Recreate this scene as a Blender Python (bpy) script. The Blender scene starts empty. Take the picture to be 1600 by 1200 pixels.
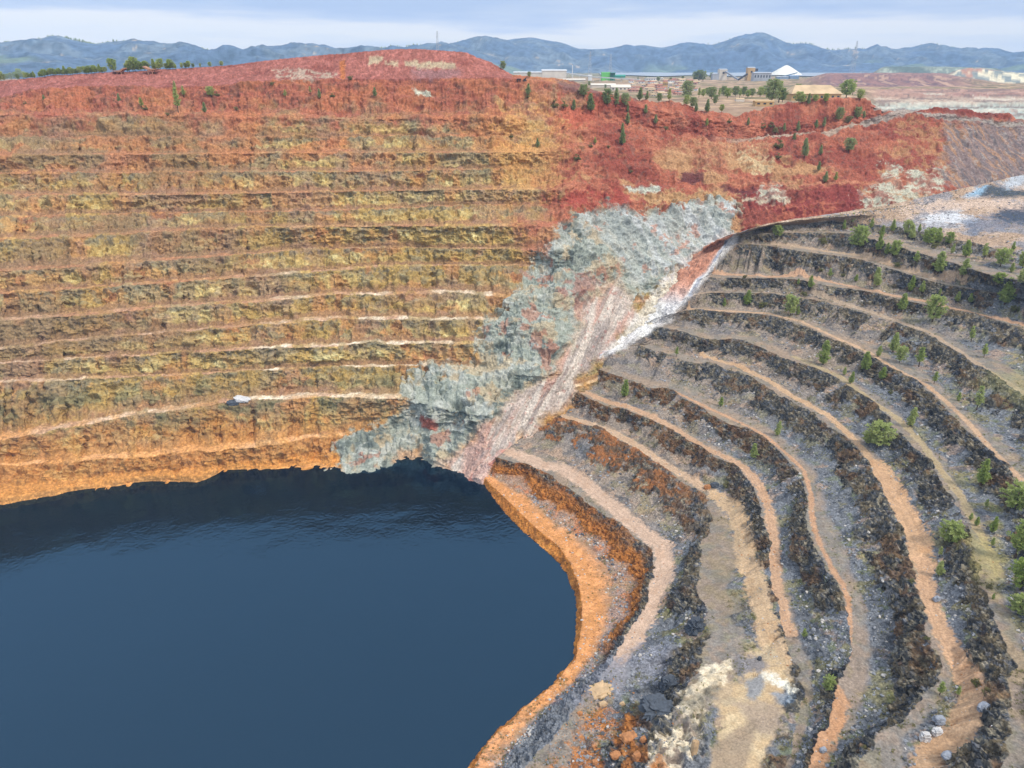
import bpy, math, random
import numpy as np
from mathutils import Vector

scene = bpy.context.scene
COL = scene.collection
rng = np.random.default_rng(7)
random.seed(7)

# ------------------------------------------------------------------ survey frame
H = 230.0
PITCH = math.radians(24.0)
FPX = 1109.0
CP, SP = math.cos(PITCH), math.sin(PITCH)

def ray(px, py):
    px = np.asarray(px, float); py = np.asarray(py, float)
    v = (600 - py) / FPX
    return (px - 800) / FPX, CP + SP * v, -SP + CP * v

def at_z(px, py, z):
    dx, dy, dz = ray(px, py)
    t = (np.asarray(z, float) - H) / dz
    return np.stack([t * dx, t * dy, H + t * dz], -1)

def at_Y(px, py, Y):
    dx, dy, dz = ray(px, py)
    t = np.asarray(Y, float) / dy
    return np.stack([t * dx, t * dy, H + t * dz], -1)

def Y_of(py, z):
    _, dy, dz = ray(0, py)
    return (np.asarray(z, float) - H) / dz * dy

def depth_of(P):
    return P[..., 1] * CP - (P[..., 2] - H) * SP

def proj(P):
    d = depth_of(P)
    v = P[..., 1] * SP + (P[..., 2] - H) * CP
    return 800 + FPX * P[..., 0] / d, 600 - FPX * v / d, d

# ------------------------------------------------------------------ noise
_T = rng.random(64 ** 3).astype(np.float32)

def vnoise(P, seed=0):
    P = P + np.array([seed * 7.31 + 100, seed * 3.77 + 100, seed * 5.19 + 100])
    i = np.floor(P).astype(np.int32)
    f = (P - i).astype(np.float32)
    f = f * f * f * (f * (f * 6 - 15) + 10)
    x0 = i[..., 0] & 63; y0 = i[..., 1] & 63; z0 = i[..., 2] & 63
    x1 = (x0 + 1) & 63; y1 = (y0 + 1) & 63; z1 = (z0 + 1) & 63
    x0 = x0 << 12; x1 = x1 << 12; y0 = y0 << 6; y1 = y1 << 6
    fx, fy, fz = f[..., 0], f[..., 1], f[..., 2]
    def L(a, b, t): return a + (b - a) * t
    c00 = L(_T[x0 + y0 + z0], _T[x1 + y0 + z0], fx)
    c10 = L(_T[x0 + y1 + z0], _T[x1 + y1 + z0], fx)
    c01 = L(_T[x0 + y0 + z1], _T[x1 + y0 + z1], fx)
    c11 = L(_T[x0 + y1 + z1], _T[x1 + y1 + z1], fx)
    return L(L(c00, c10, fy), L(c01, c11, fy), fz)

def fbm(P, scale, octv=4, seed=0, rough=0.55, stretch=None):
    """0..1 fractal noise, feature size = scale metres (stretch multiplies the size per axis)"""
    s = np.array(stretch if stretch is not None else (1, 1, 1), float) * scale
    Q = P / s
    out = np.zeros(P.shape[:-1], np.float32); a = 1.0; tot = 0.0
    for o in range(octv):
        out += a * vnoise(Q, seed + o * 11)
        tot += a; a *= rough; Q = Q * 2.03 + 3.1
    return out / tot

def ridged(P, scale, octv=3, seed=0, rough=0.55, stretch=None):
    s = np.array(stretch if stretch is not None else (1, 1, 1), float) * scale
    Q = P / s
    out = np.zeros(P.shape[:-1], np.float32); a = 1.0; tot = 0.0
    for o in range(octv):
        out += a * (1 - np.abs(2 * vnoise(Q, seed + o * 13) - 1))
        tot += a; a *= rough; Q = Q * 2.07 + 1.7
    return out / tot

def sst(a, b, x):
    t = np.clip((x - a) / (b - a), 0, 1)
    return t * t * (3 - 2 * t)

def lin(c):
    c = np.asarray(c, float) / 255.0
    return np.where(c <= 0.04045, c / 12.92, ((c + 0.055) / 1.055) ** 2.4)

ALB = 0.86
def K(r, g, b):
    return (lin((r, g, b)) * ALB).astype(np.float32)

def paint(col, c, m):
    """blend colour c (3,) or (...,3) into col by mask m in place"""
    m = np.clip(m, 0, 1)[..., None].astype(np.float32)
    col += (c - col) * m

def rot3(ax, deg):
    a = math.radians(deg); c, s = math.cos(a), math.sin(a)
    if ax == 'x': return np.array([[1, 0, 0], [0, c, -s], [0, s, c]])
    if ax == 'y': return np.array([[c, 0, s], [0, 1, 0], [-s, 0, c]])
    return np.array([[c, -s, 0], [s, c, 0], [0, 0, 1]])

def pts2seg(px, py, poly, closed=False):
    """distance of points to a polyline (2-D)"""
    best = np.full(px.shape, 1e9, np.float32)
    n = len(poly)
    for k in range(n if closed else n - 1):
        ax, ay = poly[k]; bx, by = poly[(k + 1) % n]
        dx, dy = bx - ax, by - ay
        L2 = dx * dx + dy * dy + 1e-9
        t = np.clip(((px - ax) * dx + (py - ay) * dy) / L2, 0, 1)
        d = (px - ax - t * dx) ** 2 + (py - ay - t * dy) ** 2
        best = np.minimum(best, d)
    return np.sqrt(best)

def inpoly(px, py, poly):
    ins = np.zeros(px.shape, bool)
    n = len(poly)
    for k in range(n):
        ax, ay = poly[k]; bx, by = poly[(k + 1) % n]
        if ay == by: continue
        c = ((ay > py) != (by > py)) & (px < (bx - ax) * (py - ay) / (by - ay) + ax)
        ins ^= c
    return ins

def sdf(px, py, poly):
    """signed distance, positive inside"""
    d = np.full(px.shape, -1e3, np.float32)
    xs = [p[0] for p in poly]; ys = [p[1] for p in poly]
    m = (px > min(xs) - 90) & (px < max(xs) + 90) & (py > min(ys) - 90) & (py < max(ys) + 90)
    if m.any():
        dd = pts2seg(px[m], py[m], poly, True)
        d[m] = np.where(inpoly(px[m], py[m], poly), dd, -dd)
    return d

# ------------------------------------------------------------------ objects
def tag(o, label=None, cat=None, group=None, kind=None):
    if label: o["label"] = label
    if cat: o["category"] = cat
    if group: o["group"] = group
    if kind: o["kind"] = kind
    return o

def link(o, parent=None):
    COL.objects.link(o)
    if parent is not None: o.parent = parent
    return o

def empty(name, loc, rz=0.0):
    o = bpy.data.objects.new(name, None)
    o.empty_display_size = 0.5
    o.location = loc; o.rotation_euler = (0, 0, rz)
    return link(o)

def grid_mesh(name, P, col, mat, smooth=True, extra=None):
    """P (R,C,3) grid of points -> one mesh object with a colour attribute"""
    R, C = P.shape[:2]
    me = bpy.data.meshes.new(name)
    nv = R * C; nf = (R - 1) * (C - 1)
    me.vertices.add(nv)
    me.vertices.foreach_set("co", P.reshape(-1).astype(np.float32))
    idx = np.arange(nv, dtype=np.int32).reshape(R, C)
    q = np.stack([idx[:-1, :-1], idx[:-1, 1:], idx[1:, 1:], idx[1:, :-1]], -1).reshape(-1)
    me.loops.add(nf * 4); me.polygons.add(nf)
    me.loops.foreach_set("vertex_index", q)
    me.polygons.foreach_set("loop_start", np.arange(0, nf * 4, 4, dtype=np.int32))
    me.polygons.foreach_set("use_smooth", np.full(nf, smooth))
    me.update(calc_edges=True)
    a = me.color_attributes.new("Col", 'FLOAT_COLOR', 'POINT')
    rgba = np.ones((nv, 4), np.float32); rgba[:, :3] = np.clip(col.reshape(-1, 3), 0, 1)
    a.data.foreach_set("color", rgba.reshape(-1))
    if extra is not None:
        b = me.attributes.new("grit", 'FLOAT', 'POINT')
        b.data.foreach_set("value", extra.reshape(-1).astype(np.float32))
    me.materials.append(mat)
    o = bpy.data.objects.new(name, me)
    return link(o)

def grid_normals(P, toward):
    du = np.gradient(P, axis=1); dv = np.gradient(P, axis=0)
    n = np.cross(du, dv)
    n /= np.linalg.norm(n, axis=-1, keepdims=True) + 1e-9
    s = np.sign((n * np.asarray(toward)).sum(-1, keepdims=True)); s[s == 0] = 1
    return n * s

class MB:
    """collects verts/faces, then links ONE mesh object"""
    def __init__(s): s.v = []; s.f = []; s.m = []; s.cur = 0
    def add(s, vs, fs):
        b = len(s.v); s.v += [tuple(v) for v in vs]
        s.f += [tuple(i + b for i in f) for f in fs]; s.m += [s.cur] * len(fs)
    def box(s, x0, x1, y0, y1, z0, z1):
        s.add([(x0, y0, z0), (x1, y0, z0), (x1, y1, z0), (x0, y1, z0), (x0, y0, z1), (x1, y0, z1), (x1, y1, z1), (x0, y1, z1)],
              [(0, 3, 2, 1), (4, 5, 6, 7), (0, 1, 5, 4), (1, 2, 6, 5), (2, 3, 7, 6), (3, 0, 4, 7)])
    def tube(s, pts, rad, n=7):
        pts = [Vector(p) for p in pts]
        rr = rad if isinstance(rad, (list, tuple)) else [rad] * len(pts)
        vs = []
        for i, p in enumerate(pts):
            d = (pts[min(i + 1, len(pts) - 1)] - pts[max(i - 1, 0)]).normalized()
            a = d.orthogonal().normalized(); b = d.cross(a)
            for k in range(n):
                t = 2 * math.pi * k / n
                vs.append(p + (a * math.cos(t) + b * math.sin(t)) * rr[i])
        fs = [(i * n + k, i * n + (k + 1) % n, (i + 1) * n + (k + 1) % n, (i + 1) * n + k) for i in range(len(pts) - 1) for k in range(n)]
        fs += [tuple(range(n))[::-1], tuple(range((len(pts) - 1) * n, len(pts) * n))]
        s.add(vs, fs)
    def mesh(s, name, mats, smooth=False):
        me = bpy.data.meshes.new(name)
        me.from_pydata(s.v, [], s.f); me.update()
        for m in (mats if isinstance(mats, (list, tuple)) else [mats]): me.materials.append(m)
        if any(s.m): me.polygons.foreach_set("material_index", s.m)
        if smooth: me.polygons.foreach_set("use_smooth", [True] * len(me.polygons))
        return me
    def build(s, name, mats, parent=None, smooth=False):
        return link(bpy.data.objects.new(name, s.mesh(name, mats, smooth)), parent)

# ------------------------------------------------------------------ materials
def new_mat(name):
    m = bpy.data.materials.new(name); m.use_nodes = True
    nt = m.node_tree
    return m, nt, nt.nodes["Principled BSDF"]

def N(nt, typ, **kw):
    n = nt.nodes.new(typ)
    for k, v in kw.items():
        if k in n.inputs.keys() if hasattr(n.inputs, 'keys') else False: n.inputs[k].default_value = v
        else: setattr(n, k, v)
    return n

def terrain_mat(name, sc=1.0, bump=0.5, var=0.45):
    m, nt, b = new_mat(name)
    L = nt.links
    at = N(nt, 'ShaderNodeAttribute', attribute_name="Col")
    gr = N(nt, 'ShaderNodeAttribute', attribute_name="grit")
    geo = N(nt, 'ShaderNodeNewGeometry')
    n1 = N(nt, 'ShaderNodeTexNoise'); n1.inputs['Scale'].default_value = 0.9 * sc; n1.inputs['Detail'].default_value = 5; n1.inputs['Roughness'].default_value = 0.65
    v1 = N(nt, 'ShaderNodeTexVoronoi'); v1.inputs['Scale'].default_value = 1.1 * sc; v1.inputs['Randomness'].default_value = 1.0
    L.new(geo.outputs['Position'], n1.inputs['Vector']); L.new(geo.outputs['Position'], v1.inputs['Vector'])
    # value variation: noise everywhere, stone cells where grit is high
    mr = N(nt, 'ShaderNodeMapRange'); L.new(n1.outputs['Fac'], mr.inputs['Value'])
    mr.inputs['From Min'].default_value = 0.3; mr.inputs['From Max'].default_value = 0.7
    mr.inputs['To Min'].default_value = 1 - var; mr.inputs['To Max'].default_value = 1 + var
    sep = N(nt, 'ShaderNodeSeparateColor'); L.new(v1.outputs['Color'], sep.inputs['Color'])
    mv = N(nt, 'ShaderNodeMapRange'); L.new(sep.outputs['Red'], mv.inputs['Value'])
    mv.inputs['To Min'].default_value = 0.55; mv.inputs['To Max'].default_value = 1.45
    mx = N(nt, 'ShaderNodeMix', data_type='FLOAT'); L.new(gr.outputs['Fac'], mx.inputs['Factor'])
    mx.inputs[2].default_value = 1.0; L.new(mv.outputs['Result'], mx.inputs[3])
    mu = N(nt, 'ShaderNodeMath', operation='MULTIPLY'); L.new(mr.outputs['Result'], mu.inputs[0]); L.new(mx.outputs[0], mu.inputs[1])
    sc_ = N(nt, 'ShaderNodeVectorMath', operation='SCALE'); L.new(at.outputs['Color'], sc_.inputs[0]); L.new(mu.outputs[0], sc_.inputs['Scale'])
    L.new(sc_.outputs['Vector'], b.inputs['Base Color'])
    b.inputs['Roughness'].default_value = 0.95
    b.inputs['Specular IOR Level'].default_value = 0.15
    hgt = N(nt, 'ShaderNodeMath', operation='MULTIPLY_ADD')
    L.new(v1.outputs['Distance'], hgt.inputs[0]); L.new(gr.outputs['Fac'], hgt.inputs[1]); L.new(n1.outputs['Fac'], hgt.inputs[2])
    bp = N(nt, 'ShaderNodeBump'); bp.inputs['Strength'].default_value = bump; bp.inputs['Distance'].default_value = 0.6 / sc
    L.new(hgt.outputs[0], bp.inputs['Height']); L.new(bp.outputs['Normal'], b.inputs['Normal'])
    return m

def plain_mat(name, c, rough=0.85, var=0.25, scale=2.0, metal=0.0, bump=0.1):
    m, nt, b = new_mat(name); L = nt.links
    tc = N(nt, 'ShaderNodeTexCoord')
    n1 = N(nt, 'ShaderNodeTexNoise'); n1.inputs['Scale'].default_value = scale; n1.inputs['Detail'].default_value = 6
    L.new(tc.outputs['Object'], n1.inputs['Vector'])
    mr = N(nt, 'ShaderNodeMapRange'); L.new(n1.outputs['Fac'], mr.inputs['Value'])
    mr.inputs['From Min'].default_value = 0.3; mr.inputs['From Max'].default_value = 0.7
    mr.inputs['To Min'].default_value = 1 - var; mr.inputs['To Max'].default_value = 1 + var
    s = N(nt, 'ShaderNodeVectorMath', operation='SCALE'); s.inputs[0].default_value = tuple(K(*c)); L.new(mr.outputs['Result'], s.inputs['Scale'])
    L.new(s.outputs['Vector'], b.inputs['Base Color'])
    b.inputs['Roughness'].default_value = rough; b.inputs['Metallic'].default_value = metal
    bp = N(nt, 'ShaderNodeBump'); bp.inputs['Strength'].default_value = bump
    L.new(n1.outputs['Fac'], bp.inputs['Height']); L.new(bp.outputs['Normal'], b.inputs['Normal'])
    return m
HAZE_D = 0.58e-4
EXPO = 0.36
SKY_LOW = 0.86
SKY_HIGH = 1.6
SUN_E = 2.4
# ================================================================== FAR PIT WALL
Q = 1.25     # mesh density
NX = int(1750 * Q)
# screen-dense in the middle, coarser off-frame
XC = np.concatenate([np.linspace(-420, -30, 60), np.linspace(-28, 1628, NX), np.linspace(1640, 2150, 70)])

def pl(X, pts):
    a = np.array(pts, float)
    return np.interp(X, a[:, 0], a[:, 1])

# traced bench edges: (px, py, height)
TR = [
 [(-420,905,0),(-120,815,0),(0,789,0),(50,780,0),(90,772,0),(140,764,0),(175,760,0),(210,753,0),(237,752,0),(290,753,0),(312,754,0),(335,744,0),(350,735,0),(400,734,0),(450,731,0),(500,727,0),(518,731,0),(522,727,0),(535,735,0),(580,734,0),(600,725,0),(640,723,0),(662,722,0),(690,728,0),(700,732,0),(725,745,0),(757,757,0)],
 [(-420,815,12),(-120,745,12),(0,728,12),(200,715,12),(325,705,12),(400,697,12),(525,680,12),(560,676,12),(620,672,12),(700,680,14),(757,700,14)],
 [(-420,770,18),(-120,712,20),(0,689,24),(125,665,27),(225,647,30),(337,632,33),(400,625,33),(525,620,34),(625,622,34),(700,640,30),(760,650,30)],
 [(-420,655,50),(-120,612,50),(0,597,51),(200,590,48),(300,585,46),(400,579,46),(575,572,46),(700,573,46),(780,580,46),(860,590,46)],
 [(-420,600,58),(-120,578,59),(0,567,60),(225,555,59),(400,544,59),(525,542,59),(590,532,60),(600,537,59),(800,537,59),(860,545,59)],
 [(-420,590,66),(-120,560,67),(0,546,67),(160,527,69),(250,520,70),(400,507,71),(525,498,71),(615,499,71),(750,500,71),(860,505,71)],
 [(-420,540,82),(-120,512,82),(0,500,82),(160,490,83),(250,480,83),(400,472,83),(525,460,83),(600,461,83),(700,457,83),(800,465,83),(870,470,83)],
 [(-420,500,96),(-120,472,96),(0,460,96),(175,447,96),(275,440,96),(400,432,96),(500,425,96),(587,417,97),(800,415,97),(870,420,96)],
 [(-420,460,108),(-120,436,108),(0,424,108),(175,414,108),(250,407,108),(400,396,108),(487,390,108),(625,387,108),(800,389,108),(870,395,108)],
 [(-420,410,123),(-120,385,123),(0,375,123),(200,365,123.5),(400,355,123.7),(600,354,123.7),(800,353,123.7),(870,352,123.7)],
 [(-420,366,132),(-120,348,132),(0,340,132),(200,334,132.5),(400,331,132.5),(575,328,133),(675,322,134),(800,321,134),(880,322,134)],
 [(-420,330,144),(-120,310,144.5),(0,304,144.8),(200,305,144.8),(400,302,144.8),(600,298,145),(800,296,145),(880,297,145)],
 [(-420,285,158),(-120,275,158),(0,271,158),(400,268,158),(525,268,158),(800,264,158),(880,262,158)],
 [(-420,252,170),(-120,246,170),(0,243,170),(400,239,170),(800,238,170),(880,236,170)],
 [(-420,218,180),(-120,216,180),(0,215,180),(400,215,180),(800,213,180),(880,212,180)],
]
C15 = [(-420,186,640),(0,178,606),(200,179,603),(400,183,603),(600,185,603),(800,184,606),(905,192,630),(1000,200,664),(1080,212,682),(1150,222,692),(1200,216,708),(1300,206,716),(1350,194,737),(1400,182,757),(1490,186,762),(1620,200,792),(2150,205,900)]
def z15(X):
    a = np.array(C15, float)
    return float(at_Y(X, np.interp(X, a[:, 0], a[:, 1]), np.interp(X, a[:, 0], a[:, 2]))[2])
ANCH = [(905,[(0,410),(55,457),(125,540),(188,618)]),
        (1000,[(0,430),(62,505),(125,572),(184,652)]),
        (1080,[(0,440),(85,545),(130,594),(172,668)]),
        (1150,[(0,450),(112,580),(168,680)]),
        (1300,[(0,470),(118,592),(176,706)]),
        (1480,[(0,510),(130,650),(176,750)]),
        (1620,[(0,560),(140,712),(164,780)]),
        (1780,[(0,600),(140,740),(166,810)]),
        (2150,[(0,700),(140,820),(160,880)])]
ZN = [0,12,33,46,59,71,83,96,108,123.7,133,145,158,170,180]
Ys, Zs = [], []
for i, tr in enumerate(TR):
    ctl = [(x, float(Y_of(y, z)), z) for x, y, z in tr]
    for X, zy in ANCH:
        za = np.array(zy, float)
        z = ZN[i] * (z15(X) - 5) / 180.0
        Y = np.interp(z, za[:, 0], za[:, 1])
        ctl.append((X, Y, z))
    c = np.array(ctl)
    Ys.append(np.interp(XC, c[:, 0], c[:, 1])); Zs.append(np.interp(XC, c[:, 0], c[:, 2]))

def upper(pts):      # (px, py, Y)
    a = np.array(pts, float)
    Y = np.interp(XC, a[:, 0], a[:, 2]); y = np.interp(XC, a[:, 0], a[:, 1])
    Ys.append(Y); Zs.append(at_Y(XC, y, Y)[:, 2])
upper(C15)
upper([(-420,175,690),(0,152,645),(25,146,645),(112,135,645),(250,136,645),(325,135,645),(400,127,645),(500,124,645),(640,124,645),(780,121,650),(850,127,655),(905,142,660),(1000,168,675),(1080,183,692),(1150,196,700),(1200,198,716),(1300,184,730),(1350,180,742),(1400,178,758),(1490,182,765),(1620,196,795),(2150,200,910)])
TOP = [(-420,150,720),(-120,132,700),(0,127,690),(100,117,690),(200,112,690),(350,103,690),(440,92,690),(520,85,690),(600,78,690),(650,76,690),(690,79,690),(730,82,690),(745,90,690),(765,96,690),(785,108,690),(800,117,690),(840,121,692),(875,124,694),(900,130,695),(930,142,695),(1000,158,700),(1060,161,704),(1090,173,708),(1150,182,712),(1190,172,725),(1230,163,732),(1290,155,740),(1350,156,748),(1372,170,752),(1400,174,765),(1490,172,775),(1575,180,790),(1585,188,800),(1620,192,810),(2150,196,930)]
upper(TOP)
Ys = np.array(Ys); Zs = np.array(Zs)
for i in range(1, len(Ys)):
    Ys[i] = np.maximum(Ys[i], Ys[i - 1] + 2.5)
# under-water toe, and back of the rim
Ys = np.concatenate([[Ys[0] - 4], Ys, [Ys[-1] + 25], [Ys[-1] + 120]])
Zs = np.concatenate([[Zs[0] - 6], Zs, [Zs[-1] - 3.0], [np.minimum(Zs[-1] - 12, 186)]])
NL = len(Ys)
# wander of the bench edges
for i in range(1, NL - 3):
    q = np.stack([XC * 0.35, np.full_like(XC, i * 13.0), XC * 0], -1)
    w = fbm(q, 9, 3, 40 + i) - .5
    Ys[i] += w * (7 if i > 1 else 3)
    if i > 16: Ys[i] -= w * 5
for i in range(2, NL):
    Ys[i] = np.maximum(Ys[i], Ys[i - 1] + 1.5)

def level_pt(Y, z):
    d = Y * CP - (z - H) * SP
    return np.stack([(XC - 800) / FPX * d, Y, z], -1)
LV = [level_pt(Ys[i], Zs[i]) for i in range(NL)]

rowsP, rowsQ, rowsI, LCOL, rowsC = [], [], [], [], []
for i in range(NL - 1):
    pxa, pya, _ = proj(LV[i][60:-70:40]); pxb, pyb, _ = proj(LV[i + 1][60:-70:40])
    n = int(np.clip(np.abs(pya - pyb).mean() * 0.95 * Q, 6, 70))
    if i == 0: n = 5
    if i >= NL - 3: n = 7
    qs = np.linspace(0, 1, n, endpoint=False)
    u = np.stack([XC * .4, np.full_like(XC, i * 31.0), XC * 0], -1)
    fb = 0.27 + 0.5 * (fbm(u, 10, 3, 5 + i) - .5)        # bench width share
    tb = fb + 0.24 + 0.5 * (fbm(u, 6, 3, 25 + i) - .5)   # foot of the face
    zt = 0.20 + 0.55 * (fbm(u, 5, 3, 55 + i) - .5)
    fb = np.clip(fb, .08, .5); tb = np.clip(tb, fb + .1, .85); zt = np.clip(zt, .05, .5)
    bm = 1 - sst(700, 860, XC) * (1 if i < 11 else .55)
    coll = sst(.54, .66, fbm(u, 12, 3, 160 + i))
    bm = bm * (1 - .75 * coll)
    if i >= 15: bm = 0.55 + 0 * XC
    LCOL.append(coll)
    if i == 0 or i >= NL - 4: bm = 0 * XC
    if i == 1: fb = np.clip(fb * .25, .02, .1); tb = fb + .25; zt = zt * .6
    for q in qs:
        qa, qb = .11, .29
        if q < qa: s = fb * q / qa; z = .02 * q / qa + 0 * fb
        elif q < qb: t = (q - qa) / (qb - qa); s = fb + (tb - fb) * t; z = .02 + (zt - .02) * t
        else: t = (q - qb) / (1 - qb); s = tb + (1 - tb) * t; z = zt + (1 - zt) * t
        if i == 1:   # low cliff out of the water, then a shelf
            z = np.where(XC < 340, np.interp(q, [0, .12, .3, .42, 1], [0, .28, .34, .42, 1]), z)
            s = np.where(XC < 340, np.interp(q, [0, .12, .3, .42, 1], [0, .05, .5, .6, 1]), s)
        s = q + (s - q) * bm; z = q + (z - q) * bm
        rowsP.append(level_pt(Ys[i] + (Ys[i + 1] - Ys[i]) * s, Zs[i] + (Zs[i + 1] - Zs[i]) * z))
        rowsQ.append(np.full_like(XC, q)); rowsI.append(i); rowsC.append(coll)
rowsP.append(LV[-1]); rowsQ.append(np.ones_like(XC)); rowsI.append(NL - 2); rowsC.append(coll)
WC = np.array(rowsC, np.float32); WP = np.array(rowsP); WQ = np.array(rowsQ, np.float32); WI = np.array(rowsI)[:, None] + 0 * WQ.astype(int)
print("wall grid", WP.shape)

SX, SY, _ = proj(WP)        # survey bearing of every ground point
face = (sst(.26, .38, WQ) * (1 - .5 * sst(.9, 1, WQ))).astype(np.float32)
bench = (1 - sst(.08, .13, WQ)) * (1 - .85 * WC)
slide_poly = [(925,455),(960,440),(985,470),(1000,500),(960,545),(930,570),(890,610),(850,660),(790,725),(760,770),(700,745),(680,720),(725,690),(800,640),(860,575),(900,520)]
wn = (fbm(WP, 14, 4, 3) - .5)
slide = sst(-14, 14, sdf(SX, SY, slide_poly) + wn * 60)
teal_poly = [(526,745),(528,688),(560,675),(620,650),(640,590),(700,575),(745,560),(755,510),(800,490),(815,430),(860,395),(885,350),(905,330),(960,325),(1010,345),(1060,320),(1145,318),(1150,345),(1140,380),(1060,420),(1010,460),(960,480),(930,540),(900,560),(850,610),(800,660),(740,700),(690,740),(600,740),(530,745)]
teal = sst(-7, 7, sdf(SX, SY, teal_poly) + wn * 46 + (ridged(WP, 9, 4, 8, .6) - .62) * 34 + (fbm(WP, 3, 4, 47, .6) - .5) * 22 + 2)
teal *= (1 - slide * .9)
redtop = sst(205, 150, SY + wn * 90) * (1 - sst(780, 900, SX + wn * 200))
rr = sst(815, 915, SX + wn * 190 + (SY - 250) * .25) * sst(440, 350, SY + wn * 60)     # right-hand red hill
dump_poly = [(1478,178),(1500,180),(1640,200),(1800,205),(1800,300),(1640,290),(1530,285),(1475,300),(1470,260)]
dump = sst(-12, 12, sdf(SX, SY, dump_poly) + wn * 70)

# ---- relief
N1 = grid_normals(WP, (0, -1, .6))
rough = face * .9 + .30
rough = rough * (1 - slide * .8) * (1 - dump * .8) * (1 - teal * .45) + teal * .30
rough *= 1 - .45 * rr * (1 - teal)
rough[WI >= NL - 4] *= .35
up15 = (WI >= 15) & (WI < NL - 4)
rough[up15] *= .45
rib = ridged(WP, 5.0, 4, 21, stretch=(1.5, 1, .95))
lump = fbm(WP, 13, 4, 22, .6) + teal * (fbm(WP, 26, 3, 27) - .5) * 1.6
fine = fbm(WP, 2.2, 3, 23, .6)
disp = rough * ((rib - .62) * 5.2 + (lump - .5) * 7 + (fine - .5) * 2.2) + (fine - .5) * .7
WF = WP * np.array([1, .12, 1])
gul = ridged(WF @ rot3('y', -38).T, 7, 3, 31, stretch=(1, 1, 12))
disp += teal * ((ridged(WP, 22, 4, 48, .5) - .6) * 9 + (ridged(WP, 6, 3, 49, .55) - .6) * 1.4)
disp += slide * (gul - .6) * 4
rrg = rr * (1 - teal)
disp += rrg * ((ridged(WP * np.array([1, .3, 1]), 12, 3, 46, .5, stretch=(1, 1, 3)) - .6) * 6 + (lump - .5) * 5)
disp += up15 * ((fbm(WP, 9, 4, 28, .65, stretch=(2.2, 1, .8)) - .5) * 9 + (fbm(WP, 3.5, 3, 29, .6) - .5) * 3)
edge = np.where((WI == 1) & (WQ < .05), .35, 1.0)
cave = sst(-2, 5, sdf(SX, SY, [(700,642),(704,630),(722,626),(742,630),(748,626),(738,636),(716,642)]))
disp -= cave * 9
WP2 = WP + N1 * (disp * edge)[..., None]
WP2[0] = WP[0]

# ---- colour
n_a = fbm(WP, 30, 4, 1); n_b = fbm(WP, 9, 4, 2); n_c = fbm(WP, 3.2, 4, 4, .65); n_d = fbm(WP, 5, 5, 6, .6, stretch=(1.3, 1, 1.2))
n_e = fbm(WP, 22, 4, 7, stretch=(1.6, 1, .8)); n_f = fbm(WP, 1.4, 3, 9, .7)
c = np.empty(WP.shape, np.float32)
c[:] = K(172, 142, 88)
paint(c, K(158, 118, 84), sst(300, 200, SY + wn * 120) * .7)
paint(c, K(158, 136, 104), sst(.45, .6, n_a))
paint(c, K(186, 140, 90), sst(.52, .66, n_e) * .7)
up = face * sst(.5, .85, WQ + (n_b - .5) * .8)
paint(c, K(122, 110, 94), up * sst(.40, .62, n_c) * .9)
paint(c, K(126, 120, 102), face * sst(.53, .64, n_d) * .65)
lo = sst(.26, .36, WQ) * sst(.95, .66, WQ + (n_b - .5) * .7)
yel = sst(.46, .60, fbm(WP, 38, 3, 41, stretch=(1.6, 1, .6))) * sst(150, 215, SY + wn * 60) * .85 + .12
paint(c, K(198, 172, 116), lo * yel * sst(.43, .58, n_b * .6 + n_d * .4) * .9)
paint(c, K(212, 198, 150), yel * lo * sst(.56, .66, n_d) * sst(.5, .6, n_b) * .8)
paint(c, K(180, 124, 84), sst(.57, .68, fbm(WP, 16, 4, 12, stretch=(1, 1, 3))) * .6)
paint(c, K(152, 82, 60), sst(.62, .70, n_e) * sst(.5, .6, n_b) * .5)
tal = sst(.08, .12, WQ) * (1 - sst(.22, .36, WQ + (n_c - .5) * .25))
paint(c, K(148, 112, 84), tal * (.8 - .5 * sst(560, 640, SY)))
paint(c, K(122, 90, 76), tal * sst(.5, .62, n_c) * .6)
paint(c, K(134, 106, 82), sst(.44, .58, fbm(WP, 45, 4, 50, stretch=(1.6, 1, .7))) * sst(520, 250, SX) * .6)
paint(c, K(146, 112, 100), sst(.56, .66, fbm(WP, 26, 4, 51)) * .4)
# bench floors: pink dust, whiter on the lower benches and towards the right end
pale = (sst(430, 590, SY) * .45 + sst(330, 480, SX) * sst(320, 430, SY) * .55) * (.35 + sst(.42, .58, n_a))
bc = K(166, 118, 90) + (K(222, 202, 184) - K(166, 118, 90)) * np.clip(pale, 0, 1)[..., None]
paint(c, bc, bench * (.55 + .45 * sst(.42, .58, n_b)))
# lowest lift: iron orange
low = sst(36, 8, WP[..., 2] + (n_b - .5) * 26)
paint(c, K(192, 130, 70), low * .7)
paint(c, K(150, 98, 52), low * sst(.5, .62, n_c) * face * .8)
paint(c, K(222, 160, 104), low * bench * .6)
paint(c, K(208, 140, 70), sst(5.5, 3, WP[..., 2]) * .5)
paint(c, K(118, 112, 84), sst(22, 30, WP[..., 2]) * sst(48, 36, WP[..., 2]) * face * sst(.46, .6, n_b) * .8)
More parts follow.
